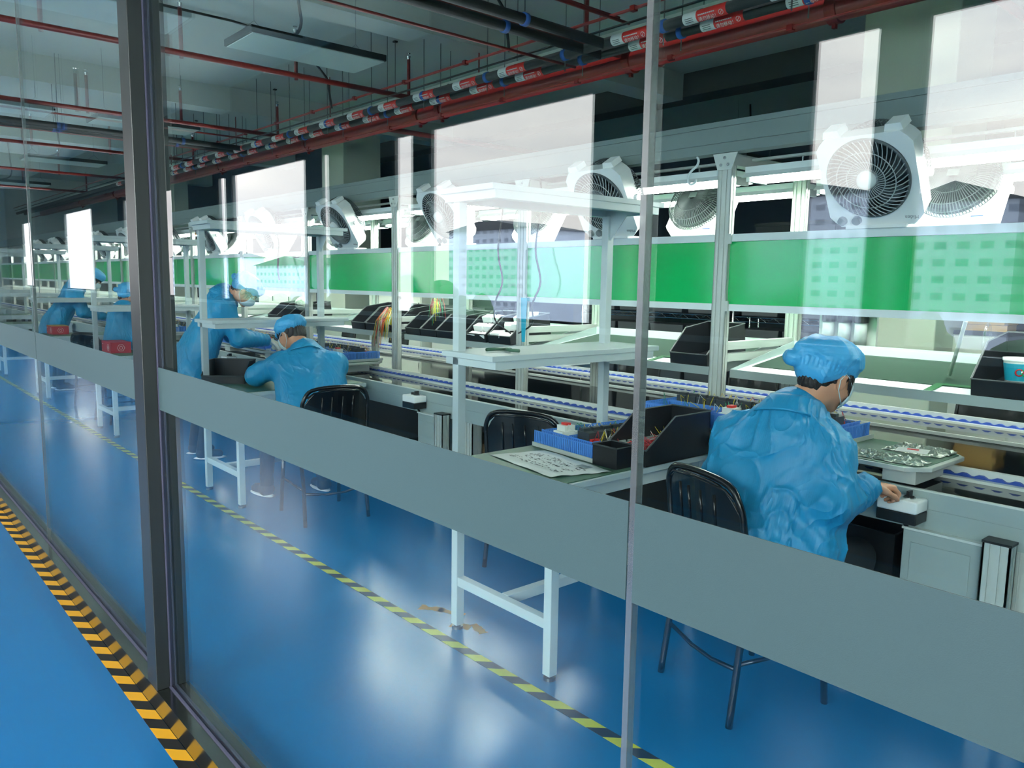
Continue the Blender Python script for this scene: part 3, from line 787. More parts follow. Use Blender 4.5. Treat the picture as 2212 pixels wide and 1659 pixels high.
# ------------------------------------------------------------------ workbenches with over-shelves (leg pitch 2.93 m)
def make_bench():
    t = thing('workbench', 'x', 'workbench', (0,0,0))
    # local origin at near-left leg outer corner: x 0..62, y 0..95
    S = .040; D_ = .93; Wd = .62; ZT = .735
    mesh_obj('post', MB().box(0,S,0,S,.02,1.815), 'bench_paint', t, bevel=.002)
    mesh_obj('post', MB().box(0,S,D_-S,D_,.02,1.815), 'bench_paint', t, bevel=.002)
    for y in (0, D_-S): mesh_obj('leg', MB().box(Wd-S,Wd,y,y+S,.02,ZT), 'bench_paint', t, bevel=.002)
    for x in (S/2, Wd-S/2):
        for y in (S/2, D_-S/2): mesh_obj('foot', MB().cyl((x,y,0),(x,y,.012),.024,n=16).cyl((x,y,.012),(x,y,.022),.010,n=8), 'steel_dark', t)
    for y in (0, D_-S): mesh_obj('end_rail', MB().box(S,Wd-S,y+.002,y+S-.002,.20,.24), 'bench_paint', t, bevel=.002)
    mesh_obj('stretcher', MB().box(Wd/2-S/2,Wd/2+S/2,S,D_-S,.20,.24), 'bench_paint', t, bevel=.002)
    mesh_obj('apron', MB().box(S,Wd-S,.002,S-.002,ZT-.05,ZT).box(S,Wd-S,D_-S+.002,D_-.002,ZT-.05,ZT).box(Wd-S+.002,Wd-.002,S,D_-S,ZT-.05,ZT).box(.002,S-.002,S,D_-S,ZT-.05,ZT), 'bench_paint', t)
    mesh_obj('tabletop', MB().box(S+.001,Wd+.015,-.02,D_+.01,ZT,ZT+.025), 'bench_paint', t, bevel=.002)
    mesh_obj('mat', MB().box(S+.003,Wd+.005,-.01,D_,ZT+.0255,ZT+.029), 'mat_green', t, label='dark green bench mat')
    for z, nm in ((1.155,'middle_shelf'), (1.815,'top_shelf')):
        sh = mesh_obj(nm, MB().box(-.05,.285,-.02 if z < 1.5 else -.03,D_+.07,z+.032,z+.055), 'bench_paint', t, bevel=.002)
        mesh_obj('bearer', MB().box(-.045,.28,.0 if z<1.5 else -.01,.035,z,z+.032).box(-.045,.28,D_-.0,D_+.035,z,z+.032).box(.245,.28,.035,D_,z,z+.032).box(-.045,-.01,.035,D_,z,z+.032), 'bench_paint', sh)
    gs = mesh_obj('gusset', MB().prism([(S,1.815),(S+.10,1.815),(S,1.70)], 'y', D_-S+.015, D_-S+.02), 'bench_paint', t)
    return t
bn0 = make_bench()
for i in range(8):
    o = bn0 if i == 0 else dup(bn0, (0,0,0))
    o.location = (-2.635-2.925*i, 1.966, 0)
    o['label'] = 'white steel workbench with two raised shelves, %s to the camera' % ORD[i]; o['group'] = 'workbenches beside the conveyor'

# ------------------------------------------------------------------ folding chairs
def make_chair():
    t = thing('folding_chair', 'x', 'chair', (0,0,0))
    # local: seat faces +y ; back at y=-.2
    m = MB()
    # front-leg/back frame: inverted U running from front feet to the backrest top
    Lf, Rt = -.215, .215
    path = [(Lf+.005,-.215,.0),(Lf+.01,-.185,.25),(Lf,-.175,.45),(Lf,-.20,.70),(Lf+.01,-.215,.78),(Lf+.06,-.222,.835),(0,-.226,.848),(Rt-.06,-.222,.835),(Rt-.01,-.215,.78),(Rt,-.20,.70),(Rt,-.175,.45),(Rt-.01,-.185,.25),(Rt-.005,-.215,0)]
    mesh_obj('frame', MB().tube(spl(path,4), .0125, 8), 'black_gloss', t, smooth=True)
    for s in (-1, 1): mesh_obj('leg', MB().tube([(s*.185,.17,.44),(s*.195,.20,.2),(s*.20,.215,.0)], .0125, 8), 'black_gloss', t, smooth=True)
    mesh_obj('stretcher', MB().tube([(-.205,-.188,.20),(-.06,-.186,.175),(.06,-.186,.175),(.205,-.188,.20)], .008, 6), 'black_gloss', t, smooth=True)
    for s in (-1, 1): mesh_obj('stretcher', MB().tube([(s*.205,-.186,.22),(s*.195,.20,.22)], .008, 6), 'black_gloss', t, smooth=True)
    # seat
    sb = MB(); pts = []
    for i in range(28):
        a = 2*PI*i/28; c, s = math.cos(a), math.sin(a); rr = 1/((abs(c)**5+abs(s)**5)**.2)
        pts.append((.20*rr*c, .03+.20*rr*s))
    sb.prism(pts, 'z', .435, .462); mesh_obj('seat', sb, 'black_gloss', t, bevel=.006)
    # backrest panel: arched top, slightly hollow, with a lower arch opening
    nb = 14; vs = []; fs = []
    for j in range(2):
        for i in range(nb+1):
            u = -1+2*i/nb; x = .205*u; ar = max(0, 1-abs(u)**4.0)
            top = .58+.26*(ar**.30) if abs(u) < .999 else .74
            bot = .575 + .055*max(0, 1-(u/.55)**2)
            for z in (bot, top):
                y = -.168-.12*(z-.55) - .03*(1-u*u) + j*.012
                vs.append((x, y-.02, z))
    M = (nb+1)*2
    for i in range(nb):
        a = 2*i
        fs += [(a, a+2, a+3, a+1), (M+a, M+a+1, M+a+3, M+a+2), (a, M+a, M+a+2, a+2), (a+1, a+3, M+a+3, M+a+1)]
    fs += [(0,1,M+1,M), (2*nb, M+2*nb, M+2*nb+1, 2*nb+1)]
    mesh_obj('backrest', MB().add(vs, fs), 'black_gloss', t, smooth=False, bevel=.003)
    rb = MB()
    for u in (-.5,-.2,.15,.5): rb.tube([(u*.2,-.203-.028*(1-u*u),.65),(u*.2,-.219-.028*(1-u*u),.79)], .005, 5)
    mesh_obj('backrest_rib', rb, 'black_gloss', t, smooth=True)
    hl = MB().tube([(-.19,-.225,.79),(-.15,-.235,.82),(0,-.252,.832),(.15,-.235,.82),(.19,-.225,.79)], .006, 5)
    mesh_obj('top_bead', hl, 'black_gloss', t, smooth=True)
    return t
ch0 = make_chair()
def chair(loc, rz, label, first=[True]):
    o = ch0 if first[0] else dup(ch0, (0,0,0)); first[0] = False
    o.location = loc; o.rotation_euler = (0,0,rz); o['label'] = label; o['group'] = 'black folding chairs'
chair((-1.535, 2.50, 0), -.325, 'black folding chair under the person nearest the camera')
chair((-4.51, 2.34, 0), PI/2-.08, 'black folding chair under the seated person in the middle')
chair((-3.0, 2.82, 0), .37, 'empty black folding chair behind the nearest workbench')
chair((-8.80, 2.30, 0), .1, 'black folding chair under the seated person behind the steel column')
chair((-10.0, 2.4, 0), .5, 'empty black folding chair left of the steel column')
for i, x in enumerate((-1.75, -3.45, -4.6, -9.9, -8.6)):
    chair((x, 5.35, 0), PI+.1*(i%3-1), 'black chair on the far side of the conveyor, %s from the right' % ORD2[i])

# ------------------------------------------------------------------ things on the nearest bench
BZ = .7645
place_bin(.21, .43, .19, (-2.095, 2.455, BZ), 0, 'large black hopper bin of red wires on the nearest workbench')
sb = thing('small_tray_bin', 'small open black box in front of the large bin on the nearest workbench', 'bin', (-2.10, 2.385, BZ), rz=.0)
mesh_obj('tub', MB().box(-.065,.065,-.055,.055,0,.004).box(-.065,.065,-.055,-.051,.004,.085).box(-.065,.065,.051,.055,.004,.085).box(-.065,-.061,-.051,.051,.004,.085).box(.061,.065,-.051,.051,.004,.085), 'black_bin', sb)
mesh_obj('rim', MB().tube([(-.066,-.056,.085),(.066,-.056,.085),(.066,.056,.085),(-.066,.056,.085)], .004, 5, closed=True), 'dark_plastic', sb)
random.seed(12)
rw = MB()
for i in range(70):
    c = Vector((-2.09+random.uniform(-.06,.06), 2.60+random.uniform(-.09,.09), BZ+.025+random.uniform(0,.05)))
    a = random.uniform(0,6.28); d = Vector((math.cos(a), math.sin(a), random.uniform(-.4,.4)))*random.uniform(.02,.04); p = Vector((-d.y, d.x, .02))
    rw.tube([c-d, c-d*.3+p*.5, c+d*.4+p*.3, c+d], .0016, 4)
o = mesh_obj('red_wires', rw, 'red_wire'); tag(o, 'pile of short red wires inside the large black bin', 'wires', kind='stuff')
# drawing sheet
ps = MB(); nx, ny = 16, 12; vs = []
for j in range(ny+1):
    for i in range(nx+1):
        u, v = i/nx, j/ny
        p = (1-u)*(1-v)*Vector((-2.545,2.10,0))+u*(1-v)*Vector((-2.10,2.035,0))+u*v*Vector((-2.02,2.285,0))+(1-u)*v*Vector((-2.47,2.35,0))
        z = BZ+.0015+.006*abs(math.sin(u*7+v*3))*abs(v-.5)*1.2+.004*(math.sin(v*9)**2)*u
        vs.append((p.x, p.y, z))
fs = [(j*(nx+1)+i, j*(nx+1)+i+1, (j+1)*(nx+1)+i+1, (j+1)*(nx+1)+i) for j in range(ny) for i in range(nx)]
t = mesh_obj('drawing_sheet', MB().add(vs, fs), 'white_label'); tag(t, 'white wiring drawing sheet lying on the nearest workbench', 'paper')
md = t.modifiers.new('thick', 'SOLIDIFY'); md.thickness = .0006
ln = MB(); random.seed(5)
def sheetpt(u, v):
    p = (1-u)*(1-v)*Vector((-2.545,2.10,0))+u*(1-v)*Vector((-2.10,2.035,0))+u*v*Vector((-2.02,2.285,0))+(1-u)*v*Vector((-2.47,2.35,0))
    return Vector((p.x, p.y, BZ+.0026+.006*abs(math.sin(u*7+v*3))*abs(v-.5)*1.2+.004*(math.sin(v*9)**2)*u))
for i in range(260):
    u, v = random.uniform(.1,.88), random.choice([.25,.33,.45,.5,.62,.68,.75])+random.uniform(-.03,.03)
    a = sheetpt(u, v); b_ = sheetpt(u+random.uniform(.004,.02), v+random.choice([0,0,.02]))
    ln.box(min(a.x,b_.x), max(a.x,b_.x)+.0012, min(a.y,b_.y), max(a.y,b_.y)+.0012, a.z, a.z+.0004)
mesh_obj('printed_lines', ln, 'dark_plastic', t)
gp = sheetpt(.78,.80)
mesh_obj('grey_patch', MB().box(gp.x-.03,gp.x+.03,gp.y-.02,gp.y+.02,gp.z,gp.z+.0006), 'module_grey', t)
# wired mounting-plate assemblies
def make_assembly():
    t = thing('control_panel_assembly', 'x', 'electrical assembly', (0,0,0))
    W_, D_ = .42, .56   # x,y
    mesh_obj('mounting_plate', MB().box(0,W_,0,D_,0,.004).box(0,W_,0,.004,.004,.014).box(0,W_,D_-.004,D_,.004,.014), 'alu', t)
    def duct(x0, x1, y0, y1, z=.05):
        m = MB(); m.box(x0,x1,y0,y1,.005,.012)
        lx = (x1-x0) > (y1-y0)
        n = int(max(x1-x0, y1-y0)/.0125)
        for i in range(n):
            if lx:
                a = x0+i*(x1-x0)/n
                for y in (y0, y1-.002): m.box(a,a+.008,y,y+.002,.012,z)
            else:
                a = y0+i*(y1-y0)/n
                for x in (x0, x1-.002): m.box(x,x+.002,a,a+.008,.012,z)
        if lx: m.box(x0,x1,y0,y0+.002,z,z+.004); m.box(x0,x1,y1-.002,y1,z,z+.004)
        else: m.box(x0,x0+.002,y0,y1,z,z+.004); m.box(x1-.002,x1,y0,y1,z,z+.004)
        return m
    for a in ((.0,.40,.01,.05),(.01,.045,.06,.54),(.34,.375,.06,.10),(.05,.40,.50,.54),(.18,.21,.06,.50)):
        mesh_obj('wire_duct', duct(*a), 'blue_duct', t, label='blue slotted wiring duct')
    wm = MB().box(.055,.12,.07,.155,.01,.055).box(.06,.115,.085,.14,.055,.075)
    mesh_obj('breaker', wm, 'module_white', t, bevel=.001); mesh_obj('breaker_toggle', MB().box(.07,.105,.10,.125,.075,.083), 'red_label', t)
    for i in range(8):
        y = .07+i*.052
        m = mesh_obj('module', MB().box(.225,.30,y,y+.046,.01,.075).box(.235,.26,y+.004,y+.042,.075,.085), 'module_dark', t)
        mesh_obj('terminal', MB().box(.30,.318,y+.004,y+.042,.03,.055), 'red_label' if i % 3 == 0 else 'module_dark', m)
    for i in range(6):
        y = .06+i*.075
        mesh_obj('terminal_block', MB().box(.36,.41,y,y+.068,.01,.03).box(.366,.404,y+.003,y+.065,.03,.046).box(.37,.376,y+.003,y+.065,.046,.052), 'module_grey', t)
    mesh_obj('relay_row', MB().box(.07,.16,.19,.46,.01,.035), 'module_dark', t)
    random.seed(21)
    for mt, n in (('yellow_wire', 22), ('white_wire', 10), ('green_wire', 6), ('red_wire', 6)):
        m = MB()
        for i in range(n):
            y = random.uniform(.08,.48); x = random.choice([.315,.315,.10,.2]); l_ = random.uniform(.03,.07)
            m.tube([(x,y,.045),(x+l_*.4,y+random.uniform(-.02,.02),.06+random.uniform(0,.03)),(x+l_,y+random.uniform(-.03,.03),.05),(x+l_*1.1,y+random.uniform(-.03,.03),.02)], .0013, 4)
        mesh_obj('wires', m, mt, t, smooth=True)
    return t
as0 = make_assembly(); as0.location = (-2.585, 2.38, BZ+.001); as0.rotation_euler = (0,0,-.10); as0.scale = (1.0,1.1,1.3)
as0['label'] = 'wired control panel with blue ducts on the nearest workbench'; as0['group'] = 'wired control panels being assembled'

def pallet(x0, x1, y0, y1, z, label, extra=True):
    t = thing('work_pallet', label, 'pallet', ((x0+x1)/2, (y0+y1)/2, z), group='grey work pallets on the conveyor')
    W_, D_ = (x1-x0)/2, (y1-y0)/2; c = .07
    poly = [(-W_+c,-D_),(W_-c,-D_),(W_,-D_+c),(W_,D_-c),(W_-c,D_),(-W_+c,D_),(-W_,D_-c),(-W_,-D_+c)]
    mesh_obj('board', MB().prism(poly, 'z', .0, .018), 'alu', t, bevel=.003)
    mesh_obj('top_sheet', MB().prism([(p[0]*.97,p[1]*.97) for p in poly], 'z', .018, .0205), 'mat_green', t)
    mesh_obj('skid', MB().box(-W_+.05,-W_+.17,-D_+.06,D_-.13,-.0545,0).box(W_-.17,W_-.05,-D_+.06,D_-.13,-.0545,0), 'alu', t)
    return t
pz = .84
pallet(-2.30, -1.10, 2.90, 3.345, pz, 'grey chamfered work pallet in front of the nearest person')
def assembly(x, y, z, rz, label):
    o = dup(as0, (x,y,z), rz=rz, label=label); return o
assembly(-1.48, 2.92, pz+.022, PI/2, 'wired control panel on the pallet to the right of the nearest person')
assembly(-1.85, 2.93, pz+.022, PI/2, 'wired control panel on the pallet to the left of the nearest person')
# plastic wrap, note with red tag on the pallet corner
def wrap(name, x0, x1, y0, y1, z, h, label, seed):
    rng = np.random.default_rng(seed); nx, ny = 26, 18; vs = []
    R_ = rng.random((nx+1, ny+1))
    for j in range(ny+1):
        for i in range(nx+1):
            ed = min(i, nx-i, j, ny-j)/4; vs.append((x0+(x1-x0)*i/nx+rng.uniform(-.004,.004), y0+(y1-y0)*j/ny+rng.uniform(-.004,.004), z+h*R_[i,j]*min(1,ed+.15)))
    fs = [(j*(nx+1)+i, j*(nx+1)+i+1, (j+1)*(nx+1)+i+1, (j+1)*(nx+1)+i) for j in range(ny) for i in range(nx)]
    o = mesh_obj(name, MB().add(vs, fs), 'foil'); md = o.modifiers.new('thick','SOLIDIFY'); md.thickness = .0005
    tag(o, label, 'plastic film'); return o
wrap('plastic_film', -1.46, -1.13, 2.93, 3.04, pz+.022, .022, 'crumpled clear plastic film on the front corner of the nearest pallet', 1)
wrap('plastic_film', -1.36, -1.14, 3.14, 3.32, pz+.022, .018, 'crumpled clear plastic film at the rear corner of the nearest pallet', 2)
wrap('plastic_film', -2.26, -2.0, 2.93, 3.1, pz+.022, .03, 'crumpled clear plastic film left of the nearest person', 3)
nt_ = thing('note_card', 'white note card with a red marker mark on the nearest pallet', 'paper', (-1.22, 3.09, pz+.046), rz=.25)
mesh_obj('card', MB().box(-.055,.055,-.045,.045,0,.001), 'white_label', nt_)
mesh_obj('red_mark', MB().box(-.02,.02,.005,.022,.001,.003), 'red_label', nt_)
# more pallets with assemblies around the other workers
PL = [(-7.75,-6.6,'in front of the standing person'), (-6.5,-5.35,'left of the seated person in the middle'), (-10.3,-9.2,'left of the seated person behind the column'), (-12.7,-11.5,'in front of the second standing person')]
for i, (a, c, s) in enumerate(PL):
    pallet(a, c, 2.90, 3.345, pz, 'grey chamfered work pallet ' + s)
    assembly(a+.52, 2.92, pz+.022, PI/2, 'wired control panel, left of two on pallet %s' % s)
    assembly(a+1.10, 2.92, pz+.022, PI/2, 'wired control panel, right of two on pallet %s' % s)
# bin on bench two
place_bin(.30, .24, .15, (-5.42, 2.06, BZ), math.radians(48), 'empty black hopper bin on the second workbench beside the seated person')
place_bin(.28, .22, .13, (-5.46, 2.62, BZ), math.radians(60), 'black hopper bin behind the empty one on the second workbench')
# plastic bag & blue cap parts over tray
o = mesh_obj('plastic_bag', MB().ell((-7.28,3.6,1.25),(.10,.09,.075),14,9), 'foil', smooth=True); tag(o, 'crumpled clear plastic bag above the seated person', 'bag')
# pliers on near shelf
pl = thing('pliers', 'pair of dark green handled pliers on the nearest bench middle shelf', 'tool', (-2.50, 2.14, 1.212))
mesh_obj('handle', MB().tube([(0,0,.008),(.05,-.02,.008),(.10,-.012,.008)], .007, 8), 'mat_green', pl, smooth=True)
mesh_obj('handle', MB().tube([(0,.0,.008),(-.02,-.045,.008),(-.015,-.09,.008)], .007, 8), 'mat_green', pl, smooth=True)
mesh_obj('jaw', MB().box(-.02,.015,-.006,.022,.003,.013), 'chrome', pl)
# red cartons
for x, y, s, lb in ((-8.28, 2.12, 1.0, 'red carton with white outline drawing on the third workbench, left of the steel column'), (-11.2, 2.2, 1.0, 'open topped red carton with white outline drawing on the fourth workbench')):
    t = thing('carton', lb, 'box', (x, y, BZ))
    mesh_obj('box_body', MB().box(-.16,.16,-.09,.09,0,.10), 'redbox', t)
    mesh_obj('lid', MB().box(-.162,.162,-.092,.092,.10,.104), 'kraft', t) if x < -9 else mesh_obj('lid', MB().box(-.162,.162,-.092,.092,.10,.104), 'redbox', t)
    fr = MB()
    for side in ('x', 'y'):
        for q in range(6):
            a0 = q*PI/3; a1 = (q+1)*PI/3; rr = .034
            for r_ in (rr, rr*.45):
                p = (r_*math.cos(a0), .05+r_*math.sin(a0)); p2 = (r_*math.cos(a1), .05+r_*math.sin(a1))
                if side == 'y': fr.tube([(p[0]+.07,-.0905,p[1]),(p2[0]+.07,-.0905,p2[1])], .0015, 4)
                else: fr.tube([(.1605,p[0],p[1]),(.1605,p2[0],p2[1])], .0015, 4)
    fr.box(-.14,-.10,-.091,-.0903,.075,.08); fr.box(-.14,-.11,-.091,-.0903,.02,.024)
    mesh_obj('printed_outline', fr, 'white_label', t)
# open cardboard box under the nearest bench
t = thing('cardboard_box', 'open brown cardboard box on the floor under the conveyor', 'box', (-4.15, 3.56, 0), rz=.0)
mesh_obj('walls', MB().box(-.28,.28,-.25,-.245,0,.40).box(-.28,.28,.245,.25,0,.40).box(-.28,-.275,-.245,.245,0,.40).box(.275,.28,-.245,.245,0,.40).box(-.28,.28,-.25,.25,0,.004), 'cardboard', t)
mesh_obj('flap', MB().prism([(-.25,.40),(-.42,.34),(-.42,.345),(-.25,.405)], 'x', -.27,.27), 'cardboard', t)
mesh_obj('flap', MB().prism([(.28,.40),(.42,.46),(.42,.465),(.28,.405)], 'y', -.24,.24), 'cardboard', t)


# ------------------------------------------------------------------ people: smooth implicit surfaces, meshed with surface nets
def surface_nets(F, org, h):
    s = F < 0
    nx, ny, nz = F.shape
    acc = np.zeros((nx-1,ny-1,nz-1,3)); cnt = np.zeros((nx-1,ny-1,nz-1))
    cor = [(i,j,k) for i in (0,1) for j in (0,1) for k in (0,1)]
    for a in cor:
        for ax in range(3):
            if a[ax] == 1: continue
            b = list(a); b[ax] = 1; b = tuple(b)
            A = F[a[0]:nx-1+a[0], a[1]:ny-1+a[1], a[2]:nz-1+a[2]]; B = F[b[0]:nx-1+b[0], b[1]:ny-1+b[1], b[2]:nz-1+b[2]]
            cr = (A < 0) != (B < 0)
            t = np.where(cr, A/(A-B+1e-12*(A==B)), 0)
            for d in range(3):
                acc[...,d] += np.where(cr, (a[d] + (t if d == ax else 0)), 0)
            cnt += cr
    m = cnt > 0
    idx = -np.ones(m.shape, int); idx[m] = np.arange(m.sum())
    ii = np.argwhere(m); V = (ii + acc[m]/cnt[m][:,None])*h + org
    quads = []
    for ax in range(3):
        sl = [slice(1,-1)]*3; sl[ax] = slice(0,-1)
        a = s[tuple(sl)]; sl2 = list(sl); sl2[ax] = slice(1,None); b = s[tuple(sl2)]
        loc = np.argwhere(a != b)
        if len(loc) == 0: continue
        flip = a[tuple(loc.T)]
        g = loc + np.array([1 if d != ax else 0 for d in range(3)])
        u, v = [(1,2),(2,0),(0,1)][ax]
        def cell(du, dv):
            q = g.copy(); q[:,u] -= du; q[:,v] -= dv; return idx[tuple(q.T)]
        q = np.stack([cell(1,1), cell(0,1), cell(0,0), cell(1,0)], 1)
        q[~flip] = q[~flip][:, ::-1]
        quads.append(q)
    return V, np.concatenate(quads)
def vnoise(P, seed, n=24):
    g = np.random.default_rng(seed).random((n,n,n))
    Q = np.mod(P, n); i = np.floor(Q).astype(int); f = Q-i; f = f*f*(3-2*f); i %= n; j = (i+1) % n
    r = 0
    for a in (0,1):
        for b in (0,1):
            for c in (0,1):
                I = g[(j if a else i)[...,0], (j if b else i)[...,1], (j if c else i)[...,2]]
                w_ = (f[...,0] if a else 1-f[...,0])*(f[...,1] if b else 1-f[...,1])*(f[...,2] if c else 1-f[...,2])
                r = r + I*w_
    return r
def smin(a, b, k):
    h = np.clip(.5+.5*(b-a)/k, 0, 1); return b*(1-h)+a*h-k*h*(1-h)
def sd_cap(P, a, b, ra, rb):
    a, b = np.array(a, float), np.array(b, float); ba = b-a; L2 = max(ba@ba, 1e-9)
    t = np.clip(((P-a)@ba)/L2, 0, 1); d = P-a-t[...,None]*ba
    return np.sqrt((d*d).sum(-1)) - (ra+(rb-ra)*t)
def sd_ell(P, c, r, R=None):
    d = P-np.array(c, float)
    if R is not None: d = d@R
    r = np.array(r, float); q = d/r; k0 = np.sqrt((q*q).sum(-1)); k1 = np.sqrt(((q/r)**2).sum(-1))
    return k0*(k0-1)/np.maximum(k1, 1e-6)
def implicit(name, groups, h, mat, parent, disp=None, cut=None, label=None, off=(0,0,0)):
    # groups: list of (k_inside, k_join, [prims]); prim = ('c',a,b,ra,rb) or ('e',c,r,R)
    lo = np.full(3, 1e9); hi = -lo
    for _, _, pr in groups:
        for p in pr:
            if p[0] == 'c':
                for q, r in ((p[1],p[3]),(p[2],p[4])): lo = np.minimum(lo, np.array(q)-r); hi = np.maximum(hi, np.array(q)+r)
            else:
                r = max(p[2]); lo = np.minimum(lo, np.array(p[1])-r); hi = np.maximum(hi, np.array(p[1])+r)
    lo -= 3*h+.02; hi += 3*h+.02
    n = np.ceil((hi-lo)/h).astype(int)+1
    ax = [lo[d]+h*np.arange(n[d]) for d in range(3)]
    P = np.stack(np.meshgrid(*ax, indexing='ij'), -1).astype(np.float32)
    F = None
    for ki, kj, pr in groups:
        G = None
        for p in pr:
            d = sd_cap(P, *p[1:]) if p[0] == 'c' else sd_ell(P, *p[1:])
            G = d if G is None else smin(G, d, ki)
        F = G if F is None else smin(F, G, kj)
    if disp is not None:
        near = np.abs(F) < .07
        D_ = np.zeros_like(F); D_[near] = disp(P[near]); F = F + D_
    if cut is not None: F = np.maximum(F, cut(P))
    F = np.pad(F[1:-1,1:-1,1:-1], 1, constant_values=1.0)
    V, Q = surface_nets(F, lo, h)
    me = bpy.data.meshes.new(name); me.from_pydata((V-np.array(off)).tolist(), [], Q.tolist()); me.validate(); me.update()
    me.polygons.foreach_set('use_smooth', [True]*len(me.polygons)); me.materials.append(MATS[mat])
    o = bpy.data.objects.new(name, me); COL.objects.link(o); o.parent = parent
    if label: o['label'] = label
    return o
def basis(f, u=(0,0,1)):
    f = Vector(f).normalized(); r = f.cross(Vector(u)).normalized(); u = r.cross(f); return r, f, u
def hand_prims(wr, fdir, pdir, thumb_side, curl=1.0, s=1.0):
    # wr wrist, fdir finger direction, pdir palm normal (direction the palm faces)
    f = Vector(fdir).normalized(); p = Vector(pdir); p = (p - f*p.dot(f)).normalized(); sd = f.cross(p)*thumb_side
    wr = Vector(wr); out = []
    for i, (o, l_) in enumerate(((.028,.9),(.010,1.0),(-.009,.93),(-.027,.75))):
        a = wr + f*.015*s + sd*o*.6*s; k = wr + f*.085*s + sd*o*s
        out.append(('c', a, k, .014*s, .0115*s))
        d = (f*math.cos(.55*curl)+p*math.sin(.55*curl)); q1 = k + d*.036*l_*s
        d = (f*math.cos(1.45*curl)+p*math.sin(1.45*curl)); q2 = q1 + d*.025*l_*s
        d = (f*math.cos(2.1*curl)+p*math.sin(2.1*curl)); q3 = q2 + d*.019*l_*s
        out += [('c', k, q1, .0098*s, .0088*s), ('c', q1, q2, .0086*s, .008*s), ('c', q2, q3, .008*s, .0068*s)]
    a = wr + f*.025*s + sd*.02*s; b_ = a + (f*.6+sd*.75+p*.35).normalized()*.036*s; c = b_ + (f*.9+sd*.1+p*.5).normalized()*.032*s; d = c + (f*.8-sd*.2+p*.55).normalized()*.022*s
    out += [('c', a, b_, .014*s, .0115*s), ('c', b_, c, .0105*s, .0095*s), ('c', c, d, .0092*s, .0075*s)]
    return [tuple([q[0], tuple(q[1]), tuple(q[2])]+list(q[3:])) for q in out]
def person(name_label, J, h_body=.006, h_coat=.009, seed=1, hands=True, seated=True, cap_style='puff', gloves=False, fold=.011):
    """J: joints in world coordinates."""
    base = Vector((J['pelvis'][0], J['pelvis'][1], 0))
    t = thing('person', name_label, 'person', tuple(base)); off = tuple(base)
    V = {k: Vector(v) for k, v in J.items() if k != 'face' and isinstance(v, tuple)}
    r, f, u = basis(J['face'])
    Rm = np.array([list(r), list(f), list(u)]).T
    H = V['head']
    def hp(x, y, z): return tuple(H + r*x + f*y + u*z)
    head = [('e', hp(0,-.012,.035), (.074,.094,.088), Rm), ('e', hp(0,.022,-.01), (.066,.072,.085), Rm),
            ('c', hp(0,.02,-.04), hp(0,.062,-.082), .052, .026), ('c', hp(-.03,.055,-.02), hp(.03,.055,-.02), .032, .032)]
    feat = [('c', hp(0,.092,.012), hp(0,.111,-.022), .008, .0125), ('c', hp(-.012,.098,-.024), hp(.012,.098,-.024), .008, .008),
            ('c', hp(-.02,.086,-.052), hp(.02,.086,-.052), .008, .008)]
    ears = []
    for s in (-1, 1):
        ears += [('e', hp(s*.077,-.004,-.004), (.011,.019,.031), Rm), ('c', hp(s*.084,-.014,.016), hp(s*.086,.008,.018), .005, .005), ('c', hp(s*.084,-.018,.010), hp(s*.080,-.008,-.03), .005, .006)]
    neck = [('c', hp(0,-.03,-.05), tuple(V['neck']), .056, .062)]
    ch = V['chest']; pv = V['pelvis']
    body = [('c', tuple(V['neck']), tuple(ch), .055, .07), ('c', tuple(ch), tuple(pv), .075, .08),
            ('c', tuple(V['shL']), tuple(V['shR']), .04, .04)]
    for s in 'LR':
        body += [('c', tuple(V['sh'+s]), tuple(V['el'+s]), .047, .038), ('c', tuple(V['el'+s]), tuple(V['wr'+s]), .037, .026)]
    groups = [(.02, .02, head), (.01, .012, feat), (.006, .006, ears), (.04, .03, neck), (.05, .04, body)]
    if hands:
        for s in 'LR':
            hd = (V['ha'+s]-V['wr'+s]).normalized()
            pn = V.get('pn'+s, Vector((0,0,-1)))
            groups.append((.004, .012, hand_prims(V['wr'+s], hd, pn, J.get('ts'+s, 1), J.get('curl'+s, 1.0))))
    implicit('body', groups, h_body, 'glove' if False else 'skin', t, off=off)
    if hands and gloves:
        for s in 'LR':
            hd = (V['ha'+s]-V['wr'+s]).normalized()
            implicit('glove', [(.004, .01, [(q[0],q[1],q[2],q[3]+.003,q[4]+.003) for q in hand_prims(V['wr'+s], hd, V.get('pn'+s, Vector((0,0,-1))), J.get('ts'+s, 1), J.get('curl'+s, 1.0))])], .005, 'glove', t, off=off)
    for s in (-1, 1):
        mesh_obj('eye', MB().ell(hp(s*.031,.079,.012), (.012,.012,.012), 10, 8), 'eye', t, smooth=True, off=off)
        mesh_obj('eyebrow', MB().tube([hp(s*.018,.092,.032), hp(s*.032,.090,.037), hp(s*.048,.080,.033)], .003, 5), 'hair', t, smooth=True, off=off)
    # hair: shell around the back of the head, with a fringe
    def hair_cut(P):
        d = P-np.array(H); fy = d@np.array(f); uz = d@np.array(u)
        return np.maximum(fy-.045-np.maximum(0, uz-.02)*1.5, -(uz+.058))
    implicit('hair', [(.02,.02,[('e', hp(0,-.014,.036), (.081,.101,.094), Rm), ('c', hp(0,-.055,-.03), hp(0,-.05,-.05), .052, .045)])], .005, 'hair', t, cut=hair_cut, off=off,
             disp=lambda P: .003*np.sin(((P-np.array(H))@np.array(r))*420))
    fr = MB(); random.seed(seed)
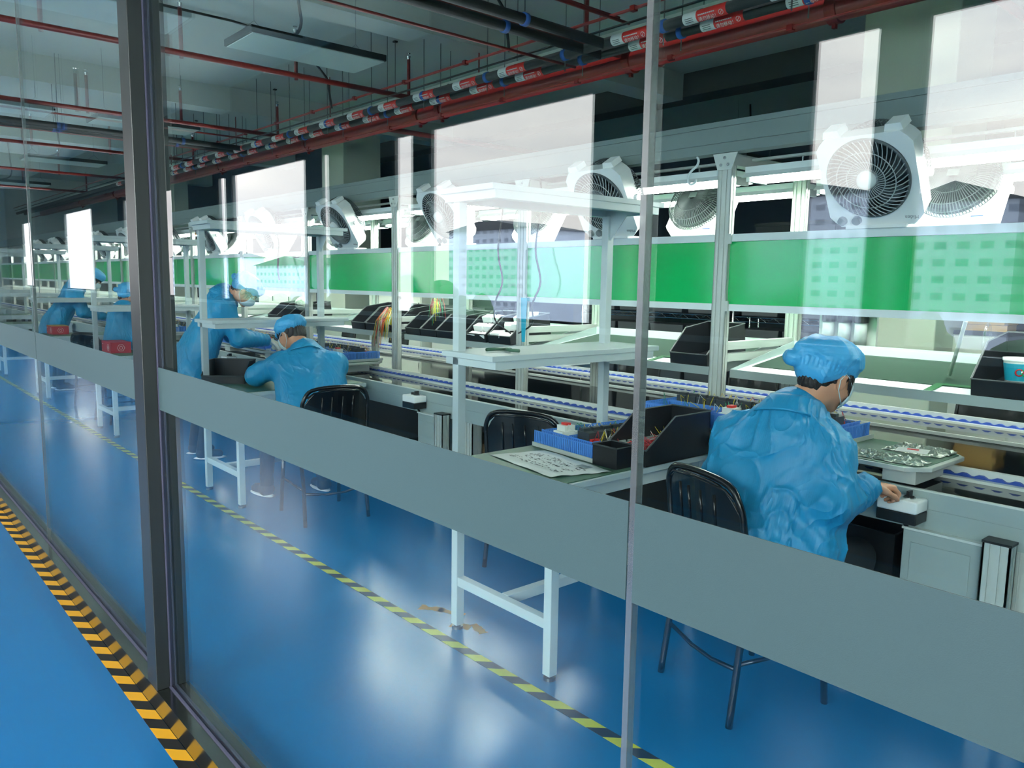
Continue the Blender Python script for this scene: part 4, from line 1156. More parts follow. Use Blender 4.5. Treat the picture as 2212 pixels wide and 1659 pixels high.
    for i in range(26):
        a = -1.25+2.5*i/25
        p0 = hp(.077*math.sin(a), -.01+.098*math.cos(a), .07); p1 = hp(.083*math.sin(a), -.005+.102*math.cos(a), .04); p2 = hp(.082*math.sin(a)+random.uniform(-.006,.006), .0+.102*math.cos(a), random.uniform(.005,.03)-(.05 if abs(a) > .8 and cap_style == 'puff' else 0))
        fr.tube([p0, p1, p2], .006, 5, rs=[.007,.006,.001])
    mesh_obj('fringe', fr, 'hair', t, smooth=True, off=off)
    # coat
    shw = (V['shR']-V['shL']).normalized()
    up_ = (V['neck']-pv).normalized(); fw = up_.cross(shw) * 1.0
    g = []
    sr = J.get('torso', 1.0)
    hipw = .13*sr
    hl, hr_ = pv - shw*hipw, pv + shw*hipw
    tor = [('c', tuple(V['shL']+shw*.045-up_*.03), tuple(hl+up_*.10), .088*sr, .112*sr), ('c', tuple(V['shR']-shw*.045-up_*.03), tuple(hr_+up_*.10), .088*sr, .112*sr),
           ('c', tuple(V['neck']-up_*.05), tuple(pv), .10*sr, .15*sr),
           ('c', tuple(V['neck']-up_*.02), tuple(V['shL']), .070, .068), ('c', tuple(V['neck']-up_*.02), tuple(V['shR']), .070, .068), ('c', tuple(V['neck']-up_*.0), tuple(V['neck']-up_*.10), .070, .12)]
    g.append((.06, .05, tor))
    hem = Vector(J['hem']); hemr = J.get('hemr', .2)
    g.append((.05, .06, [('c', tuple(hl), tuple(hem-shw*hemr*.55), .12*sr, hemr*.72), ('c', tuple(hr_), tuple(hem+shw*hemr*.55), .12*sr, hemr*.72), ('c', tuple(pv), tuple(hem), .14, hemr*.8)]))
    for s in 'LR':
        cuff = V['wr'+s]
        g.append((.03, .045, [('c', tuple(V['sh'+s]), tuple(V['el'+s]), .074, .066), ('c', tuple(V['el'+s]), tuple(cuff), .066, .047)]))
    hz = hem.z
    A = np.array(pv)
    def folds(P):
        q = (P-A)
        a = vnoise(np.stack([q[:,0]*6+50, q[:,1]*6+50, q[:,2]*2.2+50], -1), seed)
        b_ = vnoise(np.stack([q[:,0]*13+20+a*3, q[:,1]*13+20, q[:,2]*7+20+a*2], -1), seed+1)
        c_ = vnoise(np.stack([q[:,0]*30, q[:,1]*30, q[:,2]*22], -1)+7, seed+2)
        rd = 1-np.abs(2*b_-1); rd2 = 1-np.abs(2*a-1)
        d_ = vnoise(np.stack([q[:,0]*9+q[:,2]*5+30, q[:,1]*9+30, q[:,2]*9-q[:,0]*4+30+b_*1.5], -1), seed+3)
        rd3 = 1-np.abs(2*d_-1)
        out = -fold*.55*(rd**8) - fold*.85*(rd2**2-.35) - fold*.60*(rd3**8) - fold*.12*(c_-.5)
        # sleeve rings near elbows and cuffs
        for s in 'LR':
            e_, w_ = np.array(V['el'+s]), np.array(V['wr'+s]); ax_ = (w_-e_); Ln = np.linalg.norm(ax_); ax_ = ax_/Ln
            tt = (P-e_)@ax_; d = np.sqrt((((P-e_)-tt[:,None]*ax_)**2).sum(-1))
            wgt = np.exp(-(d/.09)**4)*np.clip(1-np.abs(tt-Ln*.55)/(Ln*.62), 0, 1)
            out += -wgt*.0075*np.sin(tt*150+9*a+6*b_)
        return out
    def cc(P):
        c1 = hz - P[...,2]
        for s in 'LR':
            w_, e_ = np.array(V['wr'+s]), np.array(V['el'+s]); ax_ = (w_-e_)/np.linalg.norm(w_-e_)
            q = (P-w_)@ax_ - .004
            near = np.sqrt(((P-w_)**2).sum(-1)) - .10
            c1 = np.maximum(c1, np.minimum(q, -near))
        return c1
    implicit('coat', g, h_coat, 'coat', t, disp=folds, cut=cc, off=off)
    # collar: turned-down strip around the neck
    nn = 26; vs = []; fs = []
    nk = V['neck']+up_*.0; bk = -fw if (fw.dot(f) > 0) else fw
    fdir = -bk
    for i in range(nn+1):
        a = -2.75+5.5*i/nn
        d = bk*math.cos(a) + shw*math.sin(a)
        for (rr, zz) in ((.074,.040),(.088,.050),(.128+.008*math.sin(a*5),-.022-.022*abs(a)/2.7)):
            vs.append(nk + d*(rr+.012*abs(a)/2.7) + up_*(zz-.020*(abs(a)/2.7)**2))
    for i in range(nn):
        for k in range(2): b_ = i*3+k; fs.append((b_, b_+3, b_+4, b_+1))
    c = mesh_obj('collar', MB().add(vs, fs), 'coat', t, smooth=True, off=off); md = c.modifiers.new('thick','SOLIDIFY'); md.thickness = .004
    sb_ = c.modifiers.new('sub','SUBSURF'); sb_.levels = 1; sb_.render_levels = 1
    # seams on the back (raglan lines)
    # cap
    back = -f
    if cap_style == 'puff':
        cp = [('e', hp(0,-.014,.088), (.099,.112,.062), Rm), ('c', hp(-.045,-.06,.075), hp(.045,-.055,.075), .050, .050), ('e', hp(0,.028,.085),(.088,.090,.055),Rm)]
        band = [('e', hp(0,-.012,.048), (.086,.106,.045), Rm), ('e', hp(0,-.045,.018), (.086,.080,.066), Rm)]
        tail = [('c', hp(-.015,-.10,.045), hp(-.05,-.142,.030), .024, .026), ('c', hp(-.01,-.11,.07), hp(-.03,-.135,.08), .018, .012)]
        gs = [(.03,.03,cp),(.02,.025,band),(.02,.018,tail)]
    else:
        cp = [('e', hp(0,-.012,.075), (.097,.116,.062), Rm), ('e', hp(0,-.02,.055), (.093,.112,.05), Rm)]
        gs = [(.02,.02,cp),(.01,.012,[('c', hp(-.02,.10,.045), hp(.02,.10,.045), .018, .018)])]
    Hn = np.array(H)
    def capd(P):
        q = P-Hn
        a = vnoise(q*16+40, seed+5); b_ = vnoise(q*34+40, seed+6)
        ang = np.arctan2(q@np.array(r), q@np.array(f)); uz = q@np.array(u)
        g_ = np.exp(-((uz-.035)/.018)**2)*.0028*np.sin(ang*44)
        return -.009*((1-np.abs(2*a-1))**3-.3) - .0022*((1-np.abs(2*b_-1))**3-.3) + g_
    implicit('cap', gs, .005, 'cap', t, disp=capd, cut=lambda P: (.018-(P-Hn)@np.array(u)) - .72*np.maximum(0,-((P-Hn)@np.array(f))-.0), off=off)
    if cap_style == 'puff' and h_coat < .008:
        from mathutils.bvhtree import BVHTree
        cp_ = [c for c in bpy.data.objects if c.name.startswith('cap') and c.parent == t][-1]
        bv = BVHTree.FromPolygons([tuple(v.co) for v in cp_.data.vertices], [tuple(p.vertices) for p in cp_.data.polygons])
        ctr = Vector(hp(-.005,-.075,.20)) - base; dn = (-u*.8+f*.35-r*.15).normalized(); ax, ay = r, (u.cross(r)).normalized()*-1
        vs = []; fs = []; n_ = 8
        for j in range(n_+1):
            for i in range(n_+1):
                v = j/n_; wd = .034*(1-v*.92); p = ctr + ax*(-wd+2*wd*i/n_) - ay*(.0+.030*v)*-1
                hit = bv.ray_cast(p, dn); q = hit[0] if hit[0] else p+dn*.06
                vs.append(q-dn*.0015)
        fs = [(j*(n_+1)+i, j*(n_+1)+i+1, (j+1)*(n_+1)+i+1, (j+1)*(n_+1)+i) for j in range(n_) for i in range(n_)]
        mesh_obj('printed_patch', MB().add(vs, fs), 'patch_print', t, label='small grey triangular print on the cap')
    # mask with ear loops
    mk = MB(); vs = []; fs = []; n1, n2 = 12, 7
    for j in range(n2+1):
        for i in range(n1+1):
            a = (-.95+1.9*i/n1); v = j/n2
            rr = .078+.020*math.sin(PI*v)*math.cos(a)**2+.010
            z = .0-.092*v; yy = .012+ (rr+.012)*math.cos(a) - .03*v*v
            vs.append(hp((.070-.014*v)*math.sin(a)*1.18, yy, z+.004))
    fs = [(j*(n1+1)+i, j*(n1+1)+i+1, (j+1)*(n1+1)+i+1, (j+1)*(n1+1)+i) for j in range(n2) for i in range(n1)]
    m_ = mesh_obj('face_mask', MB().add(vs, fs), 'mask', t, smooth=True, off=off); md = m_.modifiers.new('thick','SOLIDIFY'); md.thickness = .0015
    for s in (-1, 1):
        mesh_obj('ear_loop', MB().tube([hp(s*.069,.062,.0), hp(s*.082,.02,.022), hp(s*.087,-.006,.026), hp(s*.0885,-.024,.0), hp(s*.082,-.012,-.035), hp(s*.066,.045,-.082)], .0018, 5), 'mask', m_, smooth=True, off=off)
    # trousers and shoes
    g = []
    for s in 'LR':
        g.append((.04,.02,[('c', tuple(V['pelvis']+shw*(.09 if s=='R' else -.09)), tuple(V['kn'+s]), .085, .06), ('c', tuple(V['kn'+s]), tuple(V['an'+s]), .058, .045)]))
    implicit('trousers', g, .012, 'trousers', t, off=off)
    for s in 'LR':
        a = V['an'+s]; fd = Vector((V['to'+s].x-a.x, V['to'+s].y-a.y, 0)).normalized()
        mesh_obj('sole', MB().ell(a+fd*.06+Vector((0,0,-a.z+.014)), (.046,.13,.014), 16, 8, rot=Matrix.Rotation(math.atan2(-fd.x, fd.y), 3, 'Z')), 'sole', t, smooth=True, off=off)
        implicit('shoe', [(.03,.03,[('c', (a.x,a.y,.07), (a.x,a.y,.05), .042,.044), ('c', (a.x,a.y,.055), (a.x+fd.x*.13,a.y+fd.y*.13,.042), .042,.034)])], .008, 'shoe', t, off=off)
    return t

p1 = person('person in blue work coat and cap seated nearest the camera, reaching to a switch box', dict(
    head=(-1.385,2.70,1.170), face=(.25,.93,-.34), neck=(-1.445,2.60,1.06), chest=(-1.45,2.56,.86), pelvis=(-1.45,2.47,.56),
    shL=(-1.625,2.53,.945), shR=(-1.295,2.59,.945), elL=(-1.675,2.52,.79), wrL=(-1.60,2.76,.86), haL=(-1.56,2.88,.87),
    elR=(-1.235,2.51,.775), wrR=(-1.235,2.765,.795), haR=(-1.19,2.85,.79), pnR=(.15,.1,-1), pnL=(0,0,-1), tsR=-1, tsL=1, curlR=1.35,
    hem=(-1.44,2.42,.36), hemr=.235, knL=(-1.60,2.86,.50), anL=(-1.62,2.85,.08), toL=(-1.62,2.97,.0), knR=(-1.30,2.86,.50), anR=(-1.30,2.86,.08), toR=(-1.28,2.98,.0)),
    h_body=.005, h_coat=.006, seed=3, fold=.015)
p2 = person('person in blue work coat and flat blue cap seated in the middle with head bowed', dict(
    head=(-5.17,2.46,1.105), face=(-.90,-.38,-.50), neck=(-4.99,2.47,1.005), chest=(-4.86,2.44,.82), pelvis=(-4.74,2.42,.53),
    shL=(-4.99,2.28,.92), shR=(-4.86,2.63,.92), elL=(-5.16,2.19,.84), wrL=(-5.38,2.33,.87), haL=(-5.45,2.39,.90),
    elR=(-5.05,2.72,.84), wrR=(-5.36,2.66,.83), haR=(-5.46,2.62,.86), pnL=(.3,.4,-.6), pnR=(0,-.5,-.6), tsR=-1, tsL=1,
    hem=(-4.68,2.40,.44), hemr=.18, knL=(-5.24,2.30,.50), anL=(-5.10,2.22,.08), toL=(-5.22,2.20,.0), knR=(-5.22,2.60,.50), anR=(-5.0,2.60,.08), toR=(-5.12,2.6,.0)),
    h_body=.007, h_coat=.010, seed=11, cap_style='flat', fold=.008)
p3 = person('person in blue work coat standing and bending over the conveyor', dict(
    head=(-6.36,2.62,1.385), face=(.35,.62,-.70), neck=(-6.48,2.50,1.36), chest=(-6.52,2.42,1.20), pelvis=(-6.60,2.30,.88),
    shL=(-6.66,2.50,1.27), shR=(-6.33,2.44,1.25), elL=(-6.66,2.62,1.02), wrL=(-6.45,2.80,.98), haL=(-6.36,2.90,.95),
    elR=(-6.30,2.54,1.0), wrR=(-6.34,2.80,.98), haR=(-6.34,2.91,.94), pnL=(0,0,-1), pnR=(0,0,-1), tsR=-1, tsL=1,
    hem=(-6.66,2.26,.66), hemr=.22, knL=(-6.72,2.36,.48), anL=(-6.74,2.30,.08), toL=(-6.72,2.42,.0), knR=(-6.50,2.36,.48), anR=(-6.50,2.28,.08), toR=(-6.46,2.40,.0)),
    h_body=.008, h_coat=.011, seed=17, gloves=True, fold=.010)
p5 = person('person in blue work coat seated just left of the steel column', dict(
    head=(-8.93,2.44,1.27), face=(.1,.9,-.4), neck=(-8.86,2.36,1.16), chest=(-8.80,2.30,.98), pelvis=(-8.78,2.24,.62),
    shL=(-9.0,2.32,1.08), shR=(-8.66,2.32,1.08), elL=(-9.05,2.40,.86), wrL=(-8.95,2.66,.86), haL=(-8.92,2.76,.86),
    elR=(-8.60,2.40,.86), wrR=(-8.66,2.66,.86), haR=(-8.68,2.76,.86), pnL=(0,0,-1), pnR=(0,0,-1), tsR=-1, tsL=1,
    hem=(-8.76,2.20,.50), hemr=.20, knL=(-8.88,2.62,.52), anL=(-8.9,2.6,.08), toL=(-8.9,2.72,.0), knR=(-8.68,2.62,.52), anR=(-8.66,2.6,.08), toR=(-8.66,2.72,.0)),
    h_body=.010, h_coat=.014, seed=23)
p4 = person('person in blue work coat and pale cap bending over the line, far left', dict(
    head=(-11.42,2.68,1.44), face=(.3,.75,-.55), neck=(-11.52,2.52,1.38), chest=(-11.56,2.42,1.20), pelvis=(-11.66,2.26,.86),
    shL=(-11.72,2.50,1.28), shR=(-11.38,2.46,1.28), elL=(-11.72,2.62,1.02), wrL=(-11.58,2.82,.96), haL=(-11.54,2.92,.92),
    elR=(-11.32,2.52,1.02), wrR=(-11.40,2.80,.96), haR=(-11.42,2.90,.92), pnL=(0,0,-1), pnR=(0,0,-1), tsR=-1, tsL=1,
    hem=(-11.70,2.22,.62), hemr=.22, knL=(-11.76,2.3,.48), anL=(-11.78,2.26,.08), toL=(-11.76,2.4,.0), knR=(-11.54,2.3,.48), anR=(-11.54,2.26,.08), toR=(-11.5,2.4,.0)),
    h_body=.010, h_coat=.014, seed=29)

# ------------------------------------------------------------------ overhead services
def prod(name, mb, mat, label, cat, smooth=True):
    return tag(mesh_obj(name, mb, mat, smooth=smooth), label, cat)
# big red main
t = thing('fire_main', 'large red fire main pipe running along under the ceiling', 'pipe', (0,0,0))
mesh_obj('pipe', MB().cyl((CX0,5.0,3.25),(3.5,5.0,3.25),.078,n=20), 'red_pipe', t, smooth=True)
for x in (1.6,-1.4,-2.66,-4.1,-4.35,-6.9,-7.3,-9.9,-12.9,-15.9,-18.9,-21.9):
    mesh_obj('coupling', MB().cyl((x-.035,5.0,3.25),(x+.035,5.0,3.25),.094,n=20).box(x-.012,x+.012,4.985,5.015,3.13,3.16), 'red_pipe', t)
for x in (-3.3,-6.3,-9.3,-12.3,-15.3): mesh_obj('hanger', MB().cyl((x,5.0,3.33),(x,5.0,ZC),.008,n=6), 'red_thin', t)
for x in (-1.9, -8.2): mesh_obj('branch', MB().cyl((x,5.0,3.25),(x,7.9,3.25),.03,n=10), 'red_pipe', t, smooth=True)
# sprinkler branches along y with drops
for i, x in enumerate((.6,-1.72,-4.42,-6.85,-9.85,-12.9,-16.2,-19.5)):
    t = thing('sprinkler_pipe', 'thin red sprinkler pipe crossing under the ceiling, %s from the right' % ORD2[i], 'pipe', (x, 0, 0), group='red sprinkler branches')
    mesh_obj('pipe', MB().cyl((0,-2.2,3.30),(0,4.98,3.30),.024,n=10), 'red_thin', t, smooth=True)
    for y in (-.6, 1.35, 2.35, 3.35, 4.55):
        d = mesh_obj('riser', MB().cyl((0,y,3.26),(0,y,3.66),.017,n=8), 'red_thin', t, smooth=True)
        mesh_obj('sprinkler_head', MB().cyl((0,y,3.66),(0,y,3.69),.012,.02,n=8).cyl((0,y,3.715),(0,y,3.72),.02,n=10).cyl((0,y,3.69),(0,y,3.715),.005,n=6), 'chrome', d)
# insulated black pipes with red tags: two along x, two branching towards the camera
t0 = thing('insulated_pipe', 'upper black insulated pipe with red warning tags running along the ceiling', 'pipe', (0,0,0), group='black insulated pipes')
t1 = thing('insulated_pipe', 'lower black insulated pipe with red warning tags running along the ceiling', 'pipe', (0,0,0), group='black insulated pipes')
RP = .035
for tt, y, z, x_turn in ((t0, 4.36, 3.20, -4.06), (t1, 4.55, 3.20, -4.26)):
    mesh_obj('pipe', MB().cyl((CX0,y,z),(3.6,y,z),RP,n=14), 'black_pipe', tt, smooth=True)
    xs_ = [-3.18-.62*i for i in range(-4, 22)]
    tg0 = None
    for i, x in enumerate(xs_):
        if abs(x+4.26) < .2 : continue
        if tg0 is None:
            tg = mesh_obj('warning_tag', MB().cyl((-.06,0,0),(.16,0,0),RP+.002,n=14,caps=False), 'red_label', tt, smooth=True)
            wl = mesh_obj('white_sleeve', MB().cyl((-.165,0,0),(-.06,0,0),RP+.002,n=14,caps=False), 'white_label', tg, smooth=True)
            # lettering on the lower camera-facing side
            a = math.radians(38)
            nrm = Vector((0,-math.cos(a),-math.sin(a))); 
            R_ = Matrix(((1,0,0),(0,math.sin(a),-math.cos(a)),(0,-math.cos(a)*-1*-1,-math.sin(a)))).to_3x3()
            xax = Vector((1,0,0)); zax = nrm; yax = zax.cross(xax); R_ = Matrix((xax, yax, zax)).transposed()
            p = nrm*(RP+.0028)
            text_obj('lettering', '请勿移动！', .03, 'white_label', tg, p+Vector((.03,0,0))-yax*.012, R_.to_euler(), ext=.0003)
            ln = MB()
            for q in range(9):
                v = p + Vector((-.035+q*.014,0,0)) + yax*.018
                ln.box(v.x-.004, v.x+.004, v.y-.003, v.y+.003, v.z-.003, v.z+.003)
            mesh_obj('small_print', ln, 'white_label', tg)
            c = p + Vector((.125,0,0)); ring = MB().tube([c+xax*.016*math.cos(q*.5236)+yax*.016*math.sin(q*.5236) for q in range(12)], .0018, 4, closed=True).tube([c-xax*.011-yax*.011, c+xax*.011+yax*.011], .0018, 4)
            mesh_obj('prohibition_mark', ring, 'white_label', tg)
            dl = MB()
            for q in range(3):
                v = p + Vector((-.115,0,0)) + yax*(.012-q*.012); dl.box(v.x-.03, v.x+.03, v.y-.001, v.y+.001, v.z-.0015, v.z+.0015)
            mesh_obj('sleeve_print', dl, 'dark_plastic', wl)
            tg.location = (x, y, z); tg0 = tg
        else:
            c = dup(tg0, (x, y, z)); c.parent = tt
    cl0 = None
    for i in range(-3, 14):
        x = -2.9 + .31 - .93*i
        if abs(x+4.3) < .1: continue
        if cl0 is None:
            cl0 = mesh_obj('blue_clamp', MB().cyl((-.018,0,0),(.018,0,0),RP+.008,n=14), 'blue_clamp', tt, smooth=True); cl0.location = (x, y, z)
            mesh_obj('hanger_rod', MB().cyl((0,0,.05),(0,0,ZC-3.2),.0045,n=6).cyl((0,0,-.05),(0,0,-.12),.0045,n=6), 'steel_dark', cl0)
        else:
            c = dup(cl0, (x, y, z)); c.parent = tt
for tt, x, lb in ((None, -4.06, 'right one of the nearest pair'), (None, -4.26, 'left one of the nearest pair'), (None, -10.55, 'right one of the left pair'), (None, -10.78, 'left one of the left pair')):
    y1 = 4.36 if x in (-4.06, -10.55) else 4.55
    tb_ = thing('insulated_pipe', 'black insulated pipe crossing towards the glass wall, %s' % lb, 'pipe', (x,0,0), group='black insulated pipes')
    mesh_obj('pipe', MB().cyl((0,-2.3,3.2),(0,y1,3.2),RP,n=14), 'black_pipe', tb_, smooth=True)
    for y in (-.6,.8,2.2,3.6):
        cc_ = mesh_obj('blue_clamp', MB().cyl((0,y-.018,3.2),(0,y+.018,3.2),RP+.008,n=14), 'blue_clamp', tb_, smooth=True)
        mesh_obj('hanger_rod', MB().cyl((0,y,3.25),(0,y,ZC),.0045,n=6), 'steel_dark', cc_)
# thin red conduits alongside
for i, (y, z) in enumerate(((4.28,3.34),(4.70,3.10))):
    t = thing('red_conduit', 'thin red conduit running along %s the black pipes' % ('above', 'below')[i], 'pipe', (0,y,z))
    mesh_obj('pipe', MB().cyl((CX0,0,0),(3.6,0,0),.011,n=8), 'red_thin', t, smooth=True)
    for x in range(-22, 4): 
        if x > -14: mesh_obj('saddle', MB().box(x*.93-.02,x*.93+.02,-.02,.02,-.018,.018), 'red_pipe', t)
for i, (x, z) in enumerate(((-3.86,3.30),(-4.0,3.38),(-4.48,3.14),(-10.35,3.3),(-11.0,3.2))):
    prod('red_conduit', MB().cyl((x,-2.3,z),(x,4.4+.05*i,z),.011,n=8), 'red_thin', 'thin red conduit crossing overhead, %s from the right' % ORD2[i], 'pipe')
for i in range(4):
    y = 4.30+.035*i; prod('cable', MB().cyl((CX0,y,3.27+.012*i),(3.6,y,3.27+.012*i),.005,n=6), 'black_pipe', 'thin grey cable bundled over the black pipes, strand %s from the glass' % ORD2[i], 'cable')
# white strip tray hanging from rods
t = thing('cable_tray', 'thin white cable tray hanging on rods under the ceiling', 'tray', (0,4.76,3.4))
mesh_obj('channel', MB().box(CX0,3.6,-.022,.022,-.012,.012), 'ceiling', t)
for i in range(18):
    x = 1.4-.98*i
    r_ = mesh_obj('rod', MB().cyl((x,0,.012),(x,0,ZC-3.405),.004,n=6), 'steel_dark', t)
    mesh_obj('clip', MB().box(x-.012,x+.012,-.028,.028,-.02,-.01).box(x-.02,x+.02,-.02,.02,ZC-3.42,ZC-3.405), 'black_pipe', r_)
# ceiling panel lamps (switched off)
def panel_lamp():
    t = thing('ceiling_lamp', 'x', 'lamp', (0,0,0), group='ceiling lamps hanging on wires')
    mesh_obj('housing', MB().box(-.25,.25,-.55,.55,.006,.055), 'lamp_housing', t, bevel=.003)
    mesh_obj('diffuser', MB().box(-.235,.235,-.535,.535,0,.006), 'lamp_off', t)
    for y in (-.42, .42):
        mesh_obj('wire', MB().tube([(0,y-.12,.055),(0,y,.16),(0,y,.79)], .002, 4).tube([(0,y+.12,.055),(0,y,.16)], .002, 4), 'steel_dark', t)
    mesh_obj('cable', MB().tube(spl([(-.05,-.34,.06),(-.05,-.24,.07),(-.03,-.10,.12),(0,-.05,.22),(-.02,-.06,.40),(-.04,-.08,.79)]), .012, 8), 'black', t, smooth=True)
    return t
pl0 = panel_lamp(); n = 0
for x, y in ((-5.83,2.95),(-2.6,2.95),(-9.9,2.95),(-13.9,2.95),(-17.9,2.95),(-5.83,.2),(-9.9,.2),(-2.9,10.2),(-6.4,10.0)):
    o = pl0 if n == 0 else dup(pl0, (0,0,0)); o.location = (x, y, 3.2)
    o['label'] = ['dark framed ceiling lamp hanging over the line at top centre-left', 'dark framed ceiling lamp above the nearest workbench', 'dark framed ceiling lamp just left of the steel column', 'dark framed ceiling lamp over the line at far left', 'farthest dark framed ceiling lamp over the line', 'dark framed ceiling lamp nearer the glass at top left', 'dark framed ceiling lamp near the glass left of the steel column', 'dim ceiling lamp in the dark area behind the beam, right one', 'dim ceiling lamp in the dark area behind the beam, left one'][n]; n += 1
for i, x in enumerate((-7.9, -5.0)):
    prod('surface_conduit', MB().tube([(x,-2.3,3.97),(x,3.2,3.97),(x+.02,3.9,3.9),(x+.03,4.2,3.6),(x+.03,4.25,3.3)], .012, 6), 'lamp_housing', 'thin dark conduit along the ceiling bending down to the pipes, %s from the right' % ORD2[i], 'conduit')
# hanging cables, air hoses, hooks at the stations
for i, (x, y, lb) in enumerate(((-3.62,3.36,'right'),(-3.98,3.36,'left'))):
    prod('hanging_cable', MB().tube(spl([(x+.0,y,2.13),(x+.02,y-.01,1.95),(x-.01,y-.02,1.7),(x+.05,y-.03,1.5),(x-.02,y-.03,1.36),(x-.05,y,1.24),(x-.25+.3*i,y+.05,1.16)]), .006, 6), 'black', 'thin dark cable hanging in front of the green board behind the nearest bench, %s one' % lb, 'cable')
t = thing('hanging_cable', 'tangled black cable hanging above the standing person', 'cable', (-7.3,3.35,1.9))
mesh_obj('cable', MB().tube(spl([(-.05,0,.2),(0,0,.02),(.02,0,-.1),(.05,-.03,-.3),(.10,-.04,-.42)]), .009, 6), 'black', t, smooth=True)
mesh_obj('coil', MB().tube(spl([(0,0,.05),(.1,0,-.1),(.3,0,-.2),(.5,0,-.19),(.55,0,-.05),(.45,0,.1)]), .004, 5).tube(spl([(0,0,.02),(-.1,0,-.02),(-.12,0,-.12)]), .007, 6), 'black', t, smooth=True)
t = thing('hook', 'white metal S hook hanging left of the nearest front post', 'hook', (-2.52,3.40,2.10))
mesh_obj('wire', MB().tube(spl([(.02,0,.04),(.03,0,.02),(.02,0,-.005),(-.015,0,-.03),(-.03,0,-.06),(-.02,0,-.09),(.01,0,-.09),(.02,0,-.07)]), .006, 8), 'white_paint', t, smooth=True)
for i, x in enumerate((-9.6, -12.3)):
    t = thing('rubber_glove', 'orange rubber glove hanging under the beam, %s left of the steel column' % ('first', 'second')[i], 'glove', (x, 3.40, 2.09))
    m = MB(); m.ell((0,0,0),(.05,.02,.05),10,7)
    for q in range(4): m.tube([(-.035+q*.022,0,-.03),(-.04+q*.024,0,-.10)], .011, 6)
    mesh_obj('glove_body', m, 'orange', t, smooth=True)
prod('work_lamp_arm', MB().tube([(-1.2,3.45,1.37),(-1.35,3.75,1.12)], .008, 6), 'alu', 'thin slanting metal rod behind the nearest person cap', 'rod')
prod('air_hose', MB().tube([(-1.23+.0,3.8+.045*math.cos(a*.4),1.25+.10*math.sin(a*.4)) for a in range(17)], .006, 6), 'film', 'clear coiled air hose hanging right of the nearest person cap', 'hose')
prod('blue_cloth', MB().prism([(-3.76,1.40),(-3.70,1.40),(-3.72,1.12),(-3.745,1.12)], 'y', 3.34, 3.345).box(-3.76,-3.70,3.345,3.36,1.38,1.40), 'cyan_cloth', 'bright cyan cloth strip hanging at the second front post', 'cloth', smooth=False)

# ------------------------------------------------------------------ background beyond the line
def cab(x0, x1, y, z0, z1, d, label, top='darkbox', doors=2, mat='cabinet_white'):
    t = thing('cabinet', label, 'cabinet', ((x0+x1)/2, y, z0))
    W_ = (x1-x0)/2
    mesh_obj('carcass', MB().box(-W_, W_, .006, d, 0, z1-z0), mat, t)
    for i in range(doors):
        a = -W_+.01+i*(2*W_-.02)/doors; c = a+(2*W_-.02)/doors-.008
        dd = mesh_obj('door', MB().box(a, c, -.004, .005, .02, z1-z0-.02), mat, t)
        mesh_obj('handle', MB().box(c-.03, c-.02, -.014, -.004, (z1-z0)*.75, (z1-z0)*.75+.08), 'darkbox', dd)
    mesh_obj('top', MB().box(-W_-.01, W_+.01, -.01, d+.01, z1-z0, z1-z0+.03), top, t)
    return t
cab(-2.42, -.30, 6.4, 0, 1.16, .5, 'low white cabinet with dark top behind the conveyor at right', doors=4)
cab(-3.22, -2.55, 6.75, 0, 1.75, .5, 'tall white cabinet in front of the right pillar', doors=2)
t = thing('kraft_box_stack', 'x', 'box', (0,0,0)); bpy.data.objects.remove(t)
kb = None
for i in range(4):
    kb_ = MB().box(-.14,.14,-.12,.12,0,.045); o = mesh_obj('kraft_box', kb_, 'kraft', bevel=.002); o.location = (-2.12, 6.6, 1.19+i*.047); o.rotation_euler = (0,0,[.05,-.08,.1,-.03][i])
    tag(o, 'flat brown box on the low white cabinet, %s from the bottom of the stack' % ORD2[i], 'box', 'brown boxes stacked on the cabinet')
t = thing('paper_notice', 'white printed notice stuck on the low cabinet door', 'paper', (-1.70, 6.39, .98)); 
mesh_obj('sheet', MB().box(-.17,.17,-.003,0,-.17,.16), 'white_label', t)
nl = MB()
for i in range(16): nl.box(-.14,.14-random.uniform(0,.08),-.0036,-.003,.12-i*.017,.124-i*.017)
mesh_obj('printed_lines', nl, 'module_grey', t)
t = thing('round_bucket', 'white tapered plastic pot on the low white cabinet', 'pot', (-1.05, 6.6, 1.19))
mesh_obj('body', MB().lathe([(.001,0),(.085,0),(.125,.25),(.12,.25),(.085,.01)], 28), 'white_plastic', t, smooth=True)
t = thing('potted_plant', 'low tangled green plant on the cabinet left of the white pot', 'plant', (-1.68,6.6,1.19)); m = MB(); random.seed(8)
for i in range(40):
    a = random.uniform(0,6.28); m.tube([(0,0,.02),(.06*math.cos(a),.06*math.sin(a),.12*random.random()+.04),(.16*math.cos(a),.12*math.sin(a),.10*random.random()+.02)], .006, 4)
mesh_obj('leaves', m, 'tree', t); mesh_obj('pot', MB().cyl((0,0,0),(0,0,.06),.05,.06,16), 'darkbox', t)
# chrome filter bowls station beside the cabinet
t = thing('air_filter_unit', 'metal and glass air filter unit behind the nearest person cap', 'machine', (-2.05,4.18,1.18))
mesh_obj('bracket', MB().box(-.16,.16,.02,.04,-.05,.20).box(-.16,.16,-.05,.04,.17,.20), 'alu', t)
for x in (-.09, 0, .09):
    mesh_obj('bowl', MB().cyl((x,-.01,.0),(x,-.01,.13),.032,n=16), 'grey_plastic', t, smooth=True); mesh_obj('cap', MB().cyl((x,-.01,.13),(x,-.01,.17),.037,n=16), 'black', t)
